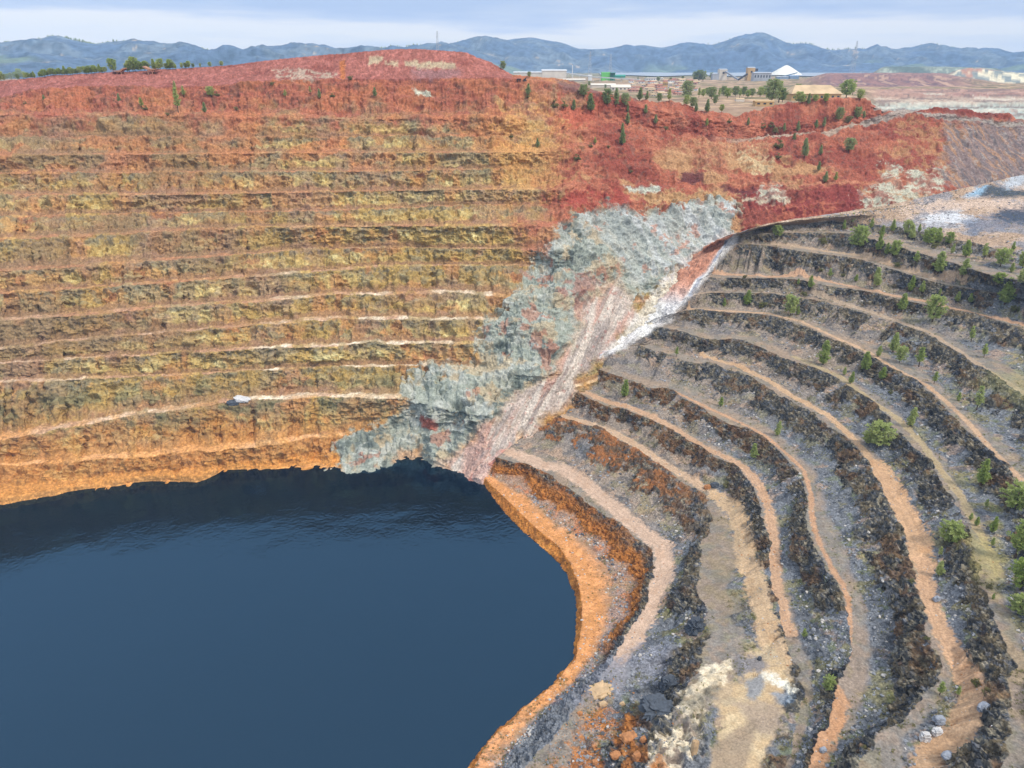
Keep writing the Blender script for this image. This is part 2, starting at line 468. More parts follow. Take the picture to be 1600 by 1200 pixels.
# upper red beds
paint(c, K(172, 98, 80), redtop * .9)
paint(c, K(186, 112, 86), redtop * sst(.5, .62, n_b) * .7)
paint(c, K(146, 78, 68), redtop * sst(.52, .62, n_c) * .6)
paint(c, K(110, 80, 66), redtop * face * sst(.56, .64, n_d) * .6)
paint(c, K(186, 116, 78), sst(.5, .6, n_e) * sst(320, 230, SY) * (1 - rr) * .45)
mound = ((WI >= 17) & (SX < 800)).astype(np.float32)
paint(c, K(160, 96, 90), mound * .85)
paint(c, K(186, 116, 108), mound * sst(.52, .62, n_c) * .6)
paint(c, K(140, 76, 68), mound * sst(.56, .66, n_a) * .7)
# right-hand red hill
paint(c, K(174, 96, 76), rr * .95)
paint(c, K(194, 120, 94), rr * sst(.48, .62, n_b) * .7)
paint(c, K(146, 70, 60), rr * sst(.50, .62, n_a) * .75)
paint(c, K(122, 90, 80), rr * sst(.56, .66, n_c) * .55)
paint(c, K(190, 146, 106), rr * sst(.56, .66, n_e) * sst(215, 260, SY) * .8)
def blob(poly, colr, m, soft=6, amp=34, tex=None):
    k = sst(-soft, soft, sdf(SX, SY, poly) + wn * amp + (n_c - .5) * amp * 1.1) * m
    if tex is not None: k = k * tex
    paint(c, colr, k)
blob([(1040,222),(1120,222),(1200,225),(1205,275),(1120,272),(1040,262)], K(192, 150, 112), .6, tex=.4 + .6 * sst(.42, .6, n_d))
blob([(1395,186),(1500,188),(1505,268),(1440,276),(1395,240)], K(186, 140, 100), .65, tex=sst(.42, .6, n_d))
blob([(870,150),(930,165),(925,200),(870,200)], K(186, 96, 76), .7)
blob([(795,190),(850,180),(872,240),(860,300),(800,320),(770,240)], K(194, 148, 92), .6, 24, 110)
blob([(880,300),(985,300),(985,325),(900,330),(868,318)], K(164, 70, 62), .8)
blob([(1150,290),(1345,288),(1350,325),(1300,350),(1150,360)], K(138, 58, 56), .85)
blob([(1200,322),(1300,318),(1300,345),(1210,352)], K(186, 110, 82), .6, tex=sst(.45, .58, n_c))
blob([(1065,268),(1100,270),(1100,286),(1060,286)], K(104, 54, 56), .9, 3, 12)
blob([(1125,290),(1180,292),(1182,303),(1130,303)], K(104, 54, 56), .85, 3, 12)
white = K(196, 192, 178)
wtex = sst(.42, .56, fbm(WP, 5, 5, 45, .65, stretch=(1.6, 1, .8)))
blob([(1345,300),(1378,296),(1385,258),(1400,258),(1405,282),(1430,268),(1466,270),(1472,254),(1490,254),(1478,285),(1455,312),(1400,330),(1345,338)], white, .95, 6, 46, .25 + .75 * wtex)
blob([(1180,290),(1215,288),(1228,302),(1222,314),(1190,312)], white, .95, 5, 30, .35 + .65 * wtex)
blob([(1160,313),(1235,312),(1236,316),(1160,316)], K(206, 190, 170), .8, 1.5, 4)
blob([(1120,286),(1350,284),(1420,281),(1420,284),(1340,289),(1120,290)], K(196, 130, 100), .8, 1.5, 4)
blob([(1150,240),(1175,232),(1200,250),(1205,275),(1160,268)], K(206, 180, 144), .8, 5, 30, wtex)
blob([(1005,303),(1060,298),(1150,306),(1150,318),(1010,322)], K(190, 150, 108), .85, 4, 22)
blob([(1050,420),(1075,400),(1090,415),(1060,440)], K(150, 80, 66), .6, 4, 18)
blob([(975,292),(1030,290),(1032,300),(980,303)], K(196, 200, 192), .9, 3, 12)
blob([(645,140),(672,138),(676,146),(650,148)], K(196, 196, 184), .9, 2, 8)
blob([(430,110),(470,106),(524,116),(522,124),(432,122)], K(178, 160, 146), .8, 3, 12, sst(.4, .55, n_c))
for bx, by in ((587, 94), (612, 100), (643, 100), (661, 103), (680, 102), (702, 104)):
    blob([(bx-11,by-4),(bx+10,by-5),(bx+11,by+4),(bx-10,by+5)], K(188, 170, 144), .85, 2, 8)
blob([(530,95),(540,93),(540,124),(532,124)], K(190, 112, 58), .8, 2, 6)
blob([(640,108),(730,108),(700,124),(640,122)], K(146, 112, 118), .6, 4, 16)
blob([(868,125),(960,138),(1010,160),(960,152),(880,142)], K(112, 82, 84), .75, 4, 16)
# altered grey-green rock and its stains
tc = np.empty_like(c); tc[:] = K(156, 162, 146)
n_l = fbm(WP, 17, 5, 18, .6, stretch=(1, 1, .8)); n_m = fbm(WF, 6, 5, 19, .62, stretch=(1, 1, 2.2))
paint(tc, K(136, 144, 130), sst(.47, .57, n_l) * .9)
paint(tc, K(96, 108, 100), sst(.50, .60, n_m) * sst(.46, .56, n_l) * .9)
paint(tc, K(84, 96, 96), sst(.56, .66, n_c) * sst(.52, .62, n_l) * .7)
paint(tc, K(182, 184, 170), sst(.54, .62, fbm(WP, 10, 5, 15, .62)) * .8)
paint(tc, K(196, 172, 130), sst(.54, .64, fbm(WP, 12, 5, 16, .6)) * .7)
paint(tc, K(178, 112, 82), sst(.645, .69, fbm(WP, 14, 5, 17, .6)) * .65)
ctop = sdf(SX, SY, [(905,330),(960,325),(1010,345),(1060,320),(1148,318),(1140,372),(1060,415),(1000,440),(960,400)])
paint(tc, K(178, 182, 170), sst(-8, 8, ctop + wn * 30) * .8)
WG = WF @ rot3('y', 40).T
paint(tc, K(148, 156, 148), sst(-8, 8, ctop) * sst(.5, .62, fbm(WG, 5, 5, 38, .6, stretch=(1, 1, 8))) * .8)
paint(tc, K(196, 198, 192), sst(-8, 8, ctop) * sst(.5, .62, fbm(WG, 9, 4, 39, .6, stretch=(1, 1, 6))) * .8)
paint(tc, K(198, 146, 120), sst(-5, 5, ctop) * sst(.62, .68, n_b) * .8)
paint(tc, K(178, 146, 98), sst(.53, .62, fbm(WP, 20, 5, 44, .6)) * sst(1.2, .5, teal + sst(430, 330, SY) * .2) * .5)
c += (tc - c) * (teal * .96)[..., None]
blob([(880,420),(940,440),(950,500),(900,500),(870,470)], K(160, 88, 70), .6, 8, 40, sst(.45, .58, n_b))
blob([(655,650),(685,652),(680,672),(658,668)], K(176, 84, 56), .9, 3, 10)
blob([(620,705),(660,690),(660,722),(610,724)], K(206, 150, 96), .7, 4, 14)
# slide of pink and grey fines
sc_ = np.empty_like(c); sc_[:] = K(186, 166, 154)
WR = WF @ rot3('y', -38).T
strk = fbm(WR, 3.4, 5, 33, .6, stretch=(1, 1, 14)); stk2 = fbm(WR, 11, 4, 34, stretch=(1, 1, 7))
paint(sc_, K(206, 190, 176), sst(.46, .60, strk) * .9)
paint(sc_, K(196, 148, 130), sst(.49, .60, stk2) * .8)
paint(sc_, K(150, 136, 130), sst(.53, .62, fbm(WR, 5, 4, 35, stretch=(1, 1, 12))) * .7)
paint(sc_, K(168, 92, 76), sst(.66, .72, n_c) * .5)
c += (sc_ - c) * slide[..., None]
FIN = [(936,560),(985,505),(1005,475),(1036,432),(1070,402),(1100,382),(1128,364),(1152,362),(1148,376),(1112,420),(1076,465),(1050,500),(1000,528),(962,553)]
blob(FIN, K(206, 196, 186), .9, 4, 12)
blob([(1572,292),(1580,272),(1640,250),(1640,292)], K(176, 184, 190), .8, 3, 10)
blob([(1485,268),(1530,270),(1570,280),(1560,288),(1490,280)], K(92, 92, 100), .7, 3, 14)
# overburden dump at the right end
dc = np.empty_like(c); dc[:] = K(140, 116, 116)
WD = WP * np.array([1, .15, 1]) @ rot3('y', 24).T
paint(dc, K(172, 128, 100), sst(.45, .6, fbm(WD, 4, 5, 36, .65, stretch=(1, 1, 11)))); paint(dc, K(118, 104, 108), sst(.50, .62, fbm(WD, 3, 5, 37, .65, stretch=(1, 1, 10)))); paint(dc, K(164, 150, 148), sst(.60, .68, n_c) * .6)
c += (dc - c) * dump[..., None]
# haul road along the rim
rd = [(1080,213),(1150,222),(1200,216),(1250,211),(1300,206),(1330,200),(1352,193),(1380,186),(1405,180)]
rw = pts2seg(SX, SY, rd)
paint(c, K(186, 160, 146), sst(3.2, 1.8, rw + (n_c - .5) * 3) * sst(1080, 1200, SX))
rd2 = [(1370,169),(1410,174),(1450,180),(1500,186),(1560,193),(1640,203)]
paint(c, K(172, 156, 150), sst(4.0, 2.2, pts2seg(SX, SY, rd2)) * .95)
rd3 = [(1350,194),(1380,184),(1410,178)]
paint(c, K(168, 152, 146), sst(6.5, 4, pts2seg(SX, SY, rd3)) * .95)
blob([(1420,166),(1500,168),(1575,180),(1575,187),(1480,180)], K(132, 60, 50), .8, 2, 6)
n_h = fbm(WP, .9, 3, 42, .75, stretch=(1.5, 1, .9))
c *= 1 + (1 - np.maximum(.7 * np.maximum(teal, slide), .35 * rr)[..., None]) * ((0.60 + .8 * n_f)[..., None] * (.72 + .56 * n_c)[..., None] * (.70 + .6 * n_h)[..., None] - 1)
c *= (1 + .10 * (1 - np.maximum(teal, slide)))[..., None]
lum = c.mean(-1, keepdims=True); satw = (1.0 - .14 * np.maximum(teal, slide) - .1 * dump - .04 * np.maximum(np.maximum(redtop, rr), mound))[..., None]
c = np.clip(lum + (c - lum) * satw, .004, .9)
c *= (1 - .14 * np.maximum(np.maximum(redtop, rr * (1 - teal)), mound))[..., None]
c *= np.array([.97, .97, .85], np.float32) ** (1 - np.maximum(teal, slide * .6)[..., None])
MAT_WALL = terrain_mat("wall_rock", .8, .55, .30)
grit = np.clip(.15 + slide * .35 + (1 - face) * .25, 0, .6)
wall = tag(grid_mesh("terrain", WP2, c, MAT_WALL, True, grit), "stepped red and ochre pit wall rising behind the dark lake", "pit wall", kind="structure")
WALLP = WP2
# ================================================================== RIGHT-HAND TERRACES
# bench edges as traced (px, py), height(s)
CR = [
 ("lake", [(757,757,0),(775,785,0),(800,813,0),(830,843,0),(868,872,0),(885,897,0),(894,920,0),(900,937,0),(901,975,0),(897,1010,0),(896,1035,0),(875,1050,0),(865,1070,0),(840,1090,0),(817,1107,0),(787,1137,0),(757,1160,0),(737,1192,0),(715,1230,0),(690,1300,0),(655,1420,0)]),
 ("lip", [(758,748,3),(781,770,3.5),(806,793,4),(836,823,4),(873,853,4),(892,880,4),(902,905,4),(909,930,4),(910,975,4),(904,1005,4),(902,1030,4),(882,1045,3.5),(872,1064,3.5),(848,1084,3.5),(826,1100,3),(797,1131,3),(767,1153,3),(747,1188,3),(726,1228,3),(702,1298,3),(668,1415,3)]),
 ("B", [(778,716,12),(800,722,12),(837,730,12),(860,742,12),(907,775,12),(950,807,12),(997,840,12),(1017,853,12),(1023,875,12),(1022,900,12),(1012,935,12),(995,970,11),(975,1005,10),(955,1040,9),(930,1075,9),(900,1110,9),(860,1150,9),(820,1200,9),(795,1260,9),(765,1420,9)]),
 ("C", [(857,640,21),(875,650,21),(897,660,21),(917,665,21),(935,664,21),(955,680,21),(990,700,21),(1025,720,21),(1050,742,21),(1070,757,21),(1087,765,21),(1108,774,21),(1113,797,21),(1103,840,21),(1095,880,21),(1094,920,21),(1102,960,21),(1106,985,21),(1094,1015,21),(1098,1042,21),(1076,1070,20),(1062,1110,20),(1052,1150,20),(1022,1200,19),(990,1270,19),(950,1420,19)]),
 ("D", [(887,605,30),(910,615,30),(930,627,30),(955,637,30),(980,637,30),(1000,647,30),(1025,660,30),(1050,672,30),(1075,685,30),(1100,705,30),(1137,722,30),(1157,730,30),(1172,747,30),(1187,770,30),(1197,797,30),(1202,850,28),(1206,900,27),(1214,950,26),(1228,1000,25),(1245,1040,24),(1252,1080,24),(1243,1140,24),(1228,1200,24),(1200,1270,24),(1170,1420,24)]),
 ("E", [(925,575,39),(960,583,39),(985,595,39),(1000,600,39),(1015,607,39),(1040,605,39),(1050,612,39),(1075,627,39),(1105,640,39),(1125,655,39),(1150,665,39),(1175,672,39),(1200,686,39),(1222,710,39),(1250,735,39),(1260,770,39),(1262,800,39),(1270,835,39),(1286,880,39),(1305,910,38),(1318,935,37),(1321,970,36),(1321,1010,34),(1316,1035,33),(1301,1070,32),(1293,1110,31),(1280,1150,30),(1266,1200,30),(1240,1270,30),(1210,1420,30)]),
 ("F", [(945,553,48),(970,545,48),(995,540,48),(1025,547,48),(1040,550,48),(1065,562,48),(1092,567,48),(1112,565,48),(1132,577,48),(1160,583,48),(1200,605,48),(1237,627,48),(1270,645,48),(1312,677,48),(1335,695,48),(1360,722,48),(1372,762,48),(1395,800,48),(1412,830,48),(1425,865,48),(1428,897,48),(1430,927,48),(1445,950,48),(1457,982,48),(1465,1015,48),(1480,1040,47),(1478,1065,46),(1452,1086,45),(1412,1116,44),(1372,1152,42),(1348,1195,41),(1322,1265,40),(1290,1420,40)]),
 ("G", [(1003,505,57),(1040,512,57),(1075,520,57),(1100,530,57),(1135,530,57),(1150,526,57),(1200,548,57),(1245,566,57),(1275,576,57),(1310,591,57),(1350,618,57),(1375,638,57),(1395,665,57),(1425,700,57),(1452,718,57),(1466,750,57),(1487,771,57),(1500,797,57),(1520,837,57),(1521,880,57),(1523,905,57),(1536,927,57),(1556,967,57),(1571,995,57),(1581,1040,56),(1584,1100,55),(1572,1160,54),(1556,1220,53),(1535,1420,52)]),
 ("H", [(1050,490,66),(1072,485,66),(1090,481,66),(1115,485,66),(1150,488,66),(1200,492,66),(1250,505,66),(1300,530,66),(1360,555,66),(1390,575,66),(1420,586,66),(1445,605,66),(1465,622,66),(1500,661,66),(1522,683,66),(1550,706,66),(1575,728,66),(1612,777,66),(1645,850,66),(1675,950,66),(1695,1100,66),(1690,1420,66)]),
 ("I", [(1073,465,75),(1095,459,75),(1125,457,75),(1160,458,75),(1200,458,75),(1260,465,75),(1325,482,75),(1400,504,75),(1450,521,75),(1495,548,75),(1525,568,75),(1550,584,75),(1600,617,75),(1680,680,75),(1760,780,75),(1830,950,75),(1850,1250,75)]),
 ("J", [(1090,436,84),(1100,433,84),(1125,434,84),(1160,433,84),(1200,435,84),(1250,436,84),(1290,447,84),(1340,453,84),(1400,466,84),(1450,475,84),(1475,480,84),(1525,489,84),(1550,498,84),(1600,513,84),(1680,545,84),(1780,620,84),(1880,760,84),(1950,1000,84)]),
 ("K", [(1125,390,103),(1140,383,103),(1165,380,103),(1200,383,102),(1240,390,101),(1270,395,100),(1340,403,98),(1360,412,97.5),(1400,421,97),(1450,437,96),(1525,453,95),(1600,466,95),(1700,490,95),(1820,550,95),(1950,680,95),(2040,900,95)]),
 ("L", [(1138,374,108),(1160,367,109),(1200,365,110),(1260,363,110),(1320,364,110),(1350,369,110),(1380,379,110),(1415,389,109),(1480,408,108),(1540,427,108),(1600,441,108),(1700,460,108),(1820,505,108),(1980,620,108),(2100,850,108)]),
 ("T", [(1142,370,111),(1180,358,112),(1220,353,113),(1300,347,114),(1400,354,114),(1500,376,113),(1600,396,113),(1700,420,113),(1850,470,113),(2050,600,113),(2200,850,113)]),
 ("M", [(1146,368,113),(1190,353,116),(1240,346,118),(1310,338,121),(1400,333,122),(1480,342,120),(1560,358,119),(1640,375,119),(1760,400,119),(1950,500,120),(2300,800,120)]),
 ("V", [(1148,366,115),(1200,350,118),(1300,338,121),(1400,324,125),(1470,308,130),(1550,300,133),(1600,292,135),(1750,285,137),(1950,310,138),(2400,600,138)]),
 ("U", [(1150,364,116),(1205,347,119),(1300,334,122),(1400,318,127),(1470,302,133),(1550,284,139),(1600,272,142),(1750,268,143),(1950,300,143),(2450,600,142)]),
]
def resample(P, t):
    d = np.concatenate([[0], np.cumsum(np.linalg.norm(np.diff(P[:, :2], axis=0), axis=1))])
    d /= d[-1]
    return np.stack([np.interp(t, d, P[:, k]) for k in range(3)], -1)
CW = []
for nm, pts in CR:
    a = np.array(pts, float)
    # smooth a little: insert midpoints (corner cutting) in the traced polyline
    W = at_z(a[:, 0], a[:, 1], a[:, 2])
    for _ in range(2):
        q = [W[0]]
        for k in range(len(W) - 1):
            q += [W[k] * .8 + W[k + 1] * .2, W[k] * .2 + W[k + 1] * .8]
        q.append(W[-1]); W = np.array(q)
    CW.append(W)
# adaptive samples along the terraces
tt = np.linspace(0, 1, 400)
spd = np.zeros(399)
for W in CW[:-2]:
    R_ = resample(W, tt); px, py, _ = proj(R_)
    spd += np.clip(np.hypot(np.diff(px), np.diff(py)), 0, 9)
spd = spd / spd.sum(); cum = np.concatenate([[0], np.cumsum(spd)])
MT = int(1500 * Q)
T = np.interp(np.linspace(0, 1, MT), cum, tt)
NC = len(CW)
LV2 = [resample(W, T) for W in CW]
# end of the terraces towards the gully: everything slopes down to the left
NE = int(90 * Q)
for k in range(NC):
    p0 = LV2[k][0]
    e = np.linspace(1, 0, NE, endpoint=False)[:, None]
    drop = np.array([-32.0, 7.0, -17.0]) if k > 1 else np.array([-12.0, 6.0, -5.0])
    if k >= 11: drop = np.array([-26.0, 5.0, -15.0])
    if k >= 13: drop = np.array([-20.0, 6.0, -13.0])
    if 1 < k < 5: drop = np.array([-30.0, 6.0, -20.0])
    cap = p0 + e * drop + (e * (1 - e)) * np.array([0, 0, 7.0])
    LV2[k] = np.concatenate([cap, LV2[k]])
TE = np.concatenate([np.linspace(-1, 0, NE, endpoint=False), T])
M2 = len(TE)
endm = sst(0.004, -0.10, TE)
for k in range(NC):     # ragged bench edges
    p = LV2[k].copy(); amp = np.where(TE < 0, .3, 1.0)
    w1 = (fbm(p * np.array([1, 1, 0]) + k * 50.0, 16, 4, 60, .6) - .5); w2 = (fbm(p * np.array([1, 1, 0]) + k * 31.0, 16, 4, 61, .6) - .5)
    s = 1.2 if k < 2 else (7.5 if k < 13 else 2)
    if 1 < k < 13:
        LV2[k][:, 0] += (fbm(p * np.array([1, 1, 0]) + k * 17.0, 4.5, 3, 62) - .5) * 2.6 * amp; LV2[k][:, 1] += (fbm(p * np.array([1, 1, 0]) + k * 23.0, 4.5, 3, 63) - .5) * 2.6 * amp
    LV2[k][:, 0] += w1 * s * amp; LV2[k][:, 1] += w2 * s * amp
rP, rQ, rI, rC = [], [], [], []
for i in range(NC - 1):
    m = slice(NE, None, 25)
    pxa, pya, _ = proj(LV2[i][m]); pxb, pyb, _ = proj(LV2[i + 1][m])
    inn = (pxa > 0) & (pxa < 1650) & (pya < 1220)
    gap = np.hypot(pxa - pxb, pya - pyb)[inn].mean() if inn.any() else 10
    n = int(np.clip(gap * 1.0 * Q, 10, 90))
    A, B = LV2[i], LV2[i + 1]
    u = np.stack([A[:, 0], A[:, 1], np.full(M2, i * 40.0)], -1)
    fb = .26 + .30 * (fbm(u, 40, 3, 70 + i) - .5)
    coll = sst(.645, .73, fbm(u, 26, 4, 170 + i, .6)) * (1 if i > 1 else 0)
    tb = .57 + 0.85 * (fbm(u, 15, 5, 80 + i, .65) - .5)
    zt = .22 + 1.0 * (fbm(u, 13, 5, 90 + i, .65) - .5) + coll * .3
    fb = np.clip(fb, .10, .45); tb = np.clip(tb, fb + .15, .86); zt = np.clip(zt, .08, .75)
    nm = CR[i][0]
    if nm == "lip": fb = fb * 1.5; tb = np.clip(tb + .1, 0, .85); zt = np.clip(zt, .08, .3)
    if nm == "C":   # wide bench with the haul road, grassy slope on its lake side
        w = sst(.45, .55, TE); fb = fb + w * .25; tb = np.clip(tb + w * .12, fb + .1, .92)
    plain_ = (i == 0) or i >= NC - 4
    bmk = (1 - .7 * endm) * (0 if plain_ else 1)
    bmk = bmk * (1 - .5 * coll)
    if nm == "C": bmk = bmk * (1 - .8 * sst(.72, .80, TE))
    for q in np.linspace(0, 1, n, endpoint=False):
        qa, qb = .2, .46
        if q < qa: s = fb * q / qa; z = .02 * q / qa + 0 * fb
        elif q < qb: t = (q - qa) / (qb - qa); s = fb + (tb - fb) * t; z = .02 + (zt - .02) * t ** 1.3
        else: t = (q - qb) / (1 - qb); s = tb + (1 - tb) * t; z = zt + (1 - zt) * t ** .9
        s = q + (s - q) * bmk; z = q + (z - q) * bmk
        P_ = A + (B - A) * s[:, None]; P_[:, 2] = A[:, 2] + (B[:, 2] - A[:, 2]) * z
        rP.append(P_); rQ.append(np.full(M2, q)); rI.append(i); rC.append(coll)
rP.append(LV2[-1]); rQ.append(np.ones(M2)); rI.append(NC - 2); rC.append(coll)
TC = np.array(rC, np.float32); TC = np.concatenate([TC[:1], TC])
TP = np.array(rP); TQ = np.array(rQ, np.float32); TI = np.array(rI)[:, None] + 0 * TQ.astype(int)
TP = np.concatenate([[TP[0] + np.array([-3.0, 2.0, -5.0])], TP]); TQ = np.concatenate([TQ[:1], TQ]); TI = np.concatenate([TI[:1], TI])
print("terrace grid", TP.shape)
TT = TE[None, :] + 0 * TQ; EN = np.broadcast_to(endm, TQ.shape)
SX, SY, SD = proj(TP)
lake = (TI == 0)
top = TI >= NC - 4
fq = sst(.43, .52, TQ) * (1 - lake) * (1 - top)
fq = fq * (1 - .85 * TC)
q0 = .46 + .62 * np.clip(fbm(TP * np.array([1, 1, .15]), 10, 4, 108, .6) - .44, 0, 1) * 2.4 - .04
fq = fq * np.where(TI > 1, sst(q0 - .05, q0 + .05, TQ + (fbm(TP, 1.6, 3, 109, .65) - .5) * .22), 1)
fq = np.where(lake, 1.0, fq)
NN = grid_normals(TP, (-.5, -.3, 1.0))
SL = rot3('z', 38) @ rot3('y', 32)
wn = fbm(TP, 12, 4, 103) - .5
rub_poly = [(900,1085),(960,1060),(1010,1095),(1055,1110),(1050,1160),(1000,1210),(880,1240),(840,1210)]
flat_poly = [(1122,1080),(1158,1056),(1185,1008),(1215,1014),(1230,1060),(1220,1112),(1198,1170),(1172,1280),(1105,1280),(1115,1190)]
flat = sst(-9, 9, sdf(SX, SY, flat_poly) + wn * 44 + (fbm(TP, 2.5, 4, 106) - .5) * 26)
crag = sst(-4, 6, np.maximum(sdf(SX, SY, [(1050,1095),(1098,1058),(1142,1030),(1146,1046),(1112,1082),(1100,1128),(1112,1160),(1085,1200),(1040,1215),(1010,1190),(1016,1150),(1050,1130)]), -50) + wn * 20)
rubz = sst(-8, 8, sdf(SX, SY, rub_poly) + wn * 30)
fq = fq * (1 - flat)
fq = fq * (1 - sst(.075, .005, TT + (fbm(TP, 9, 3, 104) - .5) * .09) * (TI > 4))
fq = fq * (1 - .8 * sst(.655, .72, fbm(TP @ SL.T, 5, 5, 105, .65, stretch=(1, 1, 2))) * (1 - lake) * (TI > 1))
# ------- worn dirt tracks: world-space centre lines with half widths in metres
zint = {nm: np.array([(p[0], p[1], p[2]) for p in pts], float) for nm, pts in CR}
TRK = [
 ("B", [(800,706),(850,726),(880,732),(915,756),(960,792),(1005,832),(1036,852),(1038,890),(1024,930),(1004,968),(978,1008),(962,1034)], 4.4, (206,162,130)),
 ("C", [(868,647),(920,661),(960,676),(1000,698),(1040,726),(1075,746),(1100,762)], 2.6, (206,160,118)),
 ("C", [(1118,773),(1142,790),(1157,830),(1162,860),(1174,900),(1182,940),(1192,975),(1206,1010),(1218,1040)], 4.2, (206,162,112)),
 ("D", [(890,606),(920,614),(950,628),(985,636),(1020,651),(1060,673),(1100,698),(1140,716),(1165,731),(1185,756),(1201,790),(1208,840),(1212,900),(1222,950),(1234,990)], 2.3, (204,150,104)),
 ("E", [(1050,609),(1110,638),(1160,661),(1195,679),(1227,706),(1257,735),(1267,770),(1270,815),(1284,855),(1303,890),(1317,910),(1326,935),(1327,980),(1324,1025)], 1.1, (198,140,92)),
 ("E", [(1300,1078),(1310,1095),(1300,1130),(1282,1170),(1262,1215),(1240,1290)], 3.2, (204,140,84)),
 ("F", [(1098,556),(1150,571),(1200,593),(1240,620),(1290,646),(1325,676),(1350,703),(1368,724)], 1.9, (206,156,106)),
 ("F", [(1368,724),(1390,760),(1415,800),(1432,840),(1444,875)], 4.6, (208,152,98)),
 ("F", [(1444,875),(1448,920),(1454,945),(1472,985),(1487,1015),(1502,1045),(1513,1075),(1516,1110),(1502,1145),(1462,1180),(1430,1215)], 2.9, (206,150,100)),
 ("F", [(1516,1110),(1490,1150),(1450,1185)], 4.0, (198,150,104)),
 ("G", [(1240,557),(1310,586),(1370,631),(1400,651),(1440,691),(1475,741),(1502,775),(1528,825),(1552,868),(1562,900)], 1.7, (182,152,104)),
 ("H", [(1075,482),(1150,486),(1200,489),(1250,501),(1300,524),(1360,551),(1400,576),(1447,600),(1480,628),(1515,662),(1552,703),(1602,754)], 1.4, (200,152,108)),
 ("I", [(1250,459),(1325,476),(1400,500),(1450,518),(1495,545),(1525,566),(1560,588),(1600,613)], 1.7, (184,150,118)),
 ("J", [(1100,428),(1160,430),(1200,432),(1250,431),(1335,448),(1400,462),(1450,472),(1512,486),(1600,508)], 1.7, (206,150,106)),
 ("K", [(1200,380),(1287,391),(1340,399),(1400,417),(1450,433),(1525,449),(1600,462)], 2.2, (188,150,114)),
 ("T", [(1150,366),(1200,357),(1260,352),(1320,351),(1400,362),(1500,386),(1600,404)], 4.0, (186,146,116)),
]
TRM = []; trk = np.zeros(TQ.shape, np.float32)
n_tr = fbm(TP, 5, 4, 107, .6) - .5; n_t2 = fbm(TP, 1.3, 3, 110, .65) - .5
for nm, ln, hw, rgb in TRK:
    zz = zint[nm]
    a = np.array(ln, float)
    zt_ = np.array([zz[np.argmin(np.hypot(zz[:, 0] - x, zz[:, 1] - y)), 2] for x, y in ln])
    W = at_z(a[:, 0], a[:, 1], zt_ + .4)
    kk = [k for k, (n0, _) in enumerate(CR) if n0 == nm][0]
    rows = np.where((TI == kk).any(1))[0]; r0, r1 = rows[0], rows[-1] + 1
    sub = TP[r0:r1]
    d = pts2seg(sub[..., 0], sub[..., 1], [tuple(w[:2]) for w in W])
    zok = sst(7.5, 4.5, np.abs(sub[..., 2] - zt_.mean()))
    m = sst(hw * 1.3, hw * .8, d + (n_tr[r0:r1] * 1.1 + n_t2[r0:r1] * 1.3) * hw) * zok
    trk[r0:r1] = np.maximum(trk[r0:r1], m); TRM.append((r0, r1, m, d, hw, rgb))
fq = fq * (1 - trk)
faceM = fq * (1 - EN * .8)
rib = ridged(TP @ SL.T, 2.6, 5, 121, .75, stretch=(1, 1, 3.6))
lump = fbm(TP, 7, 4, 122, .6); fine = fbm(TP, 1.1, 3, 123, .65); blk = fbm(TP, 2.6, 4, 124, .7)
pathM = (1 - sst(.16, .26, TQ + (lump - .5) * .12)) * (1 - lake) * (1 - top)
talM = np.clip(1 - faceM - pathM - trk - flat, 0, 1)
disp = faceM * ((rib - .6) * 4.6 + (lump - .5) * 5.0 + (blk - .5) * 3.0) + talM * ((lump - .5) * 2.4 + (blk - .5) * .9) + (fine - .5) * (.16 + .55 * talM + .9 * faceM)
disp = np.where(lake, ((lump - .5) * 2.2 + (blk - .5) * 2 + (rib - .6) * 1.0), disp) * (1 - flat * .85)
disp *= (1 - .85 * trk)
disp += rubz * (fbm(TP, 3.4, 3, 130) - .45) * 4 + crag * ((ridged(TP, 5, 4, 133, .6) - .55) * 7 + (blk - .5) * 3)
disp += EN * ((ridged(TP @ rot3('y', -35).T, 6, 3, 131, stretch=(1, 1, 6)) - .6) * 3 + (lump - .5) * 3)
crestk = 1 - .55 * sst(.90, 1.0, TQ) - .2 * sst(.08, 0, TQ)
TP2 = TP + NN * (disp * crestk)[..., None]

# ---- colour
n_a = fbm(TP, 34, 4, 141); n_b = fbm(TP, 9, 4, 142); n_c = fbm(TP, 3, 4, 143, .65); n_f = fbm(TP, .8, 3, 144, .7)
n_s = fbm(TP @ SL.T, 1.7, 5, 145, .68, stretch=(1, 1, 4.5)); n_g = fbm(TP, 5, 4, 146, .6)
near = sst(.22, .62, TT)                       # 0 at the gully end, 1 towards the camera
c = np.empty(TP.shape, np.float32)
# talus / gravel
gv = K(144, 130, 116) + (K(114, 116, 119) - K(144, 130, 116)) * (sst(.30, .58, near * .7 + n_a * .6))[..., None]
c[:] = gv
paint(c, K(168, 140, 116), sst(.55, .66, n_b) * .6)
paint(c, K(84, 85, 88), sst(.52, .66, n_g) * .6)
paint(c, K(132, 124, 84), sst(.54, .66, fbm(TP, 7, 4, 147)) * (.35 + .35 * near) * (1 - lake))
paint(c, K(110, 116, 66), sst(.62, .70, fbm(TP, 4, 4, 148)) * .5 * near)
# bench floors
pc = K(158, 136, 114) + (K(136, 128, 116) - K(158, 136, 114)) * sst(.42, .6, n_b)[..., None]
paint(c, pc, pathM * .7)
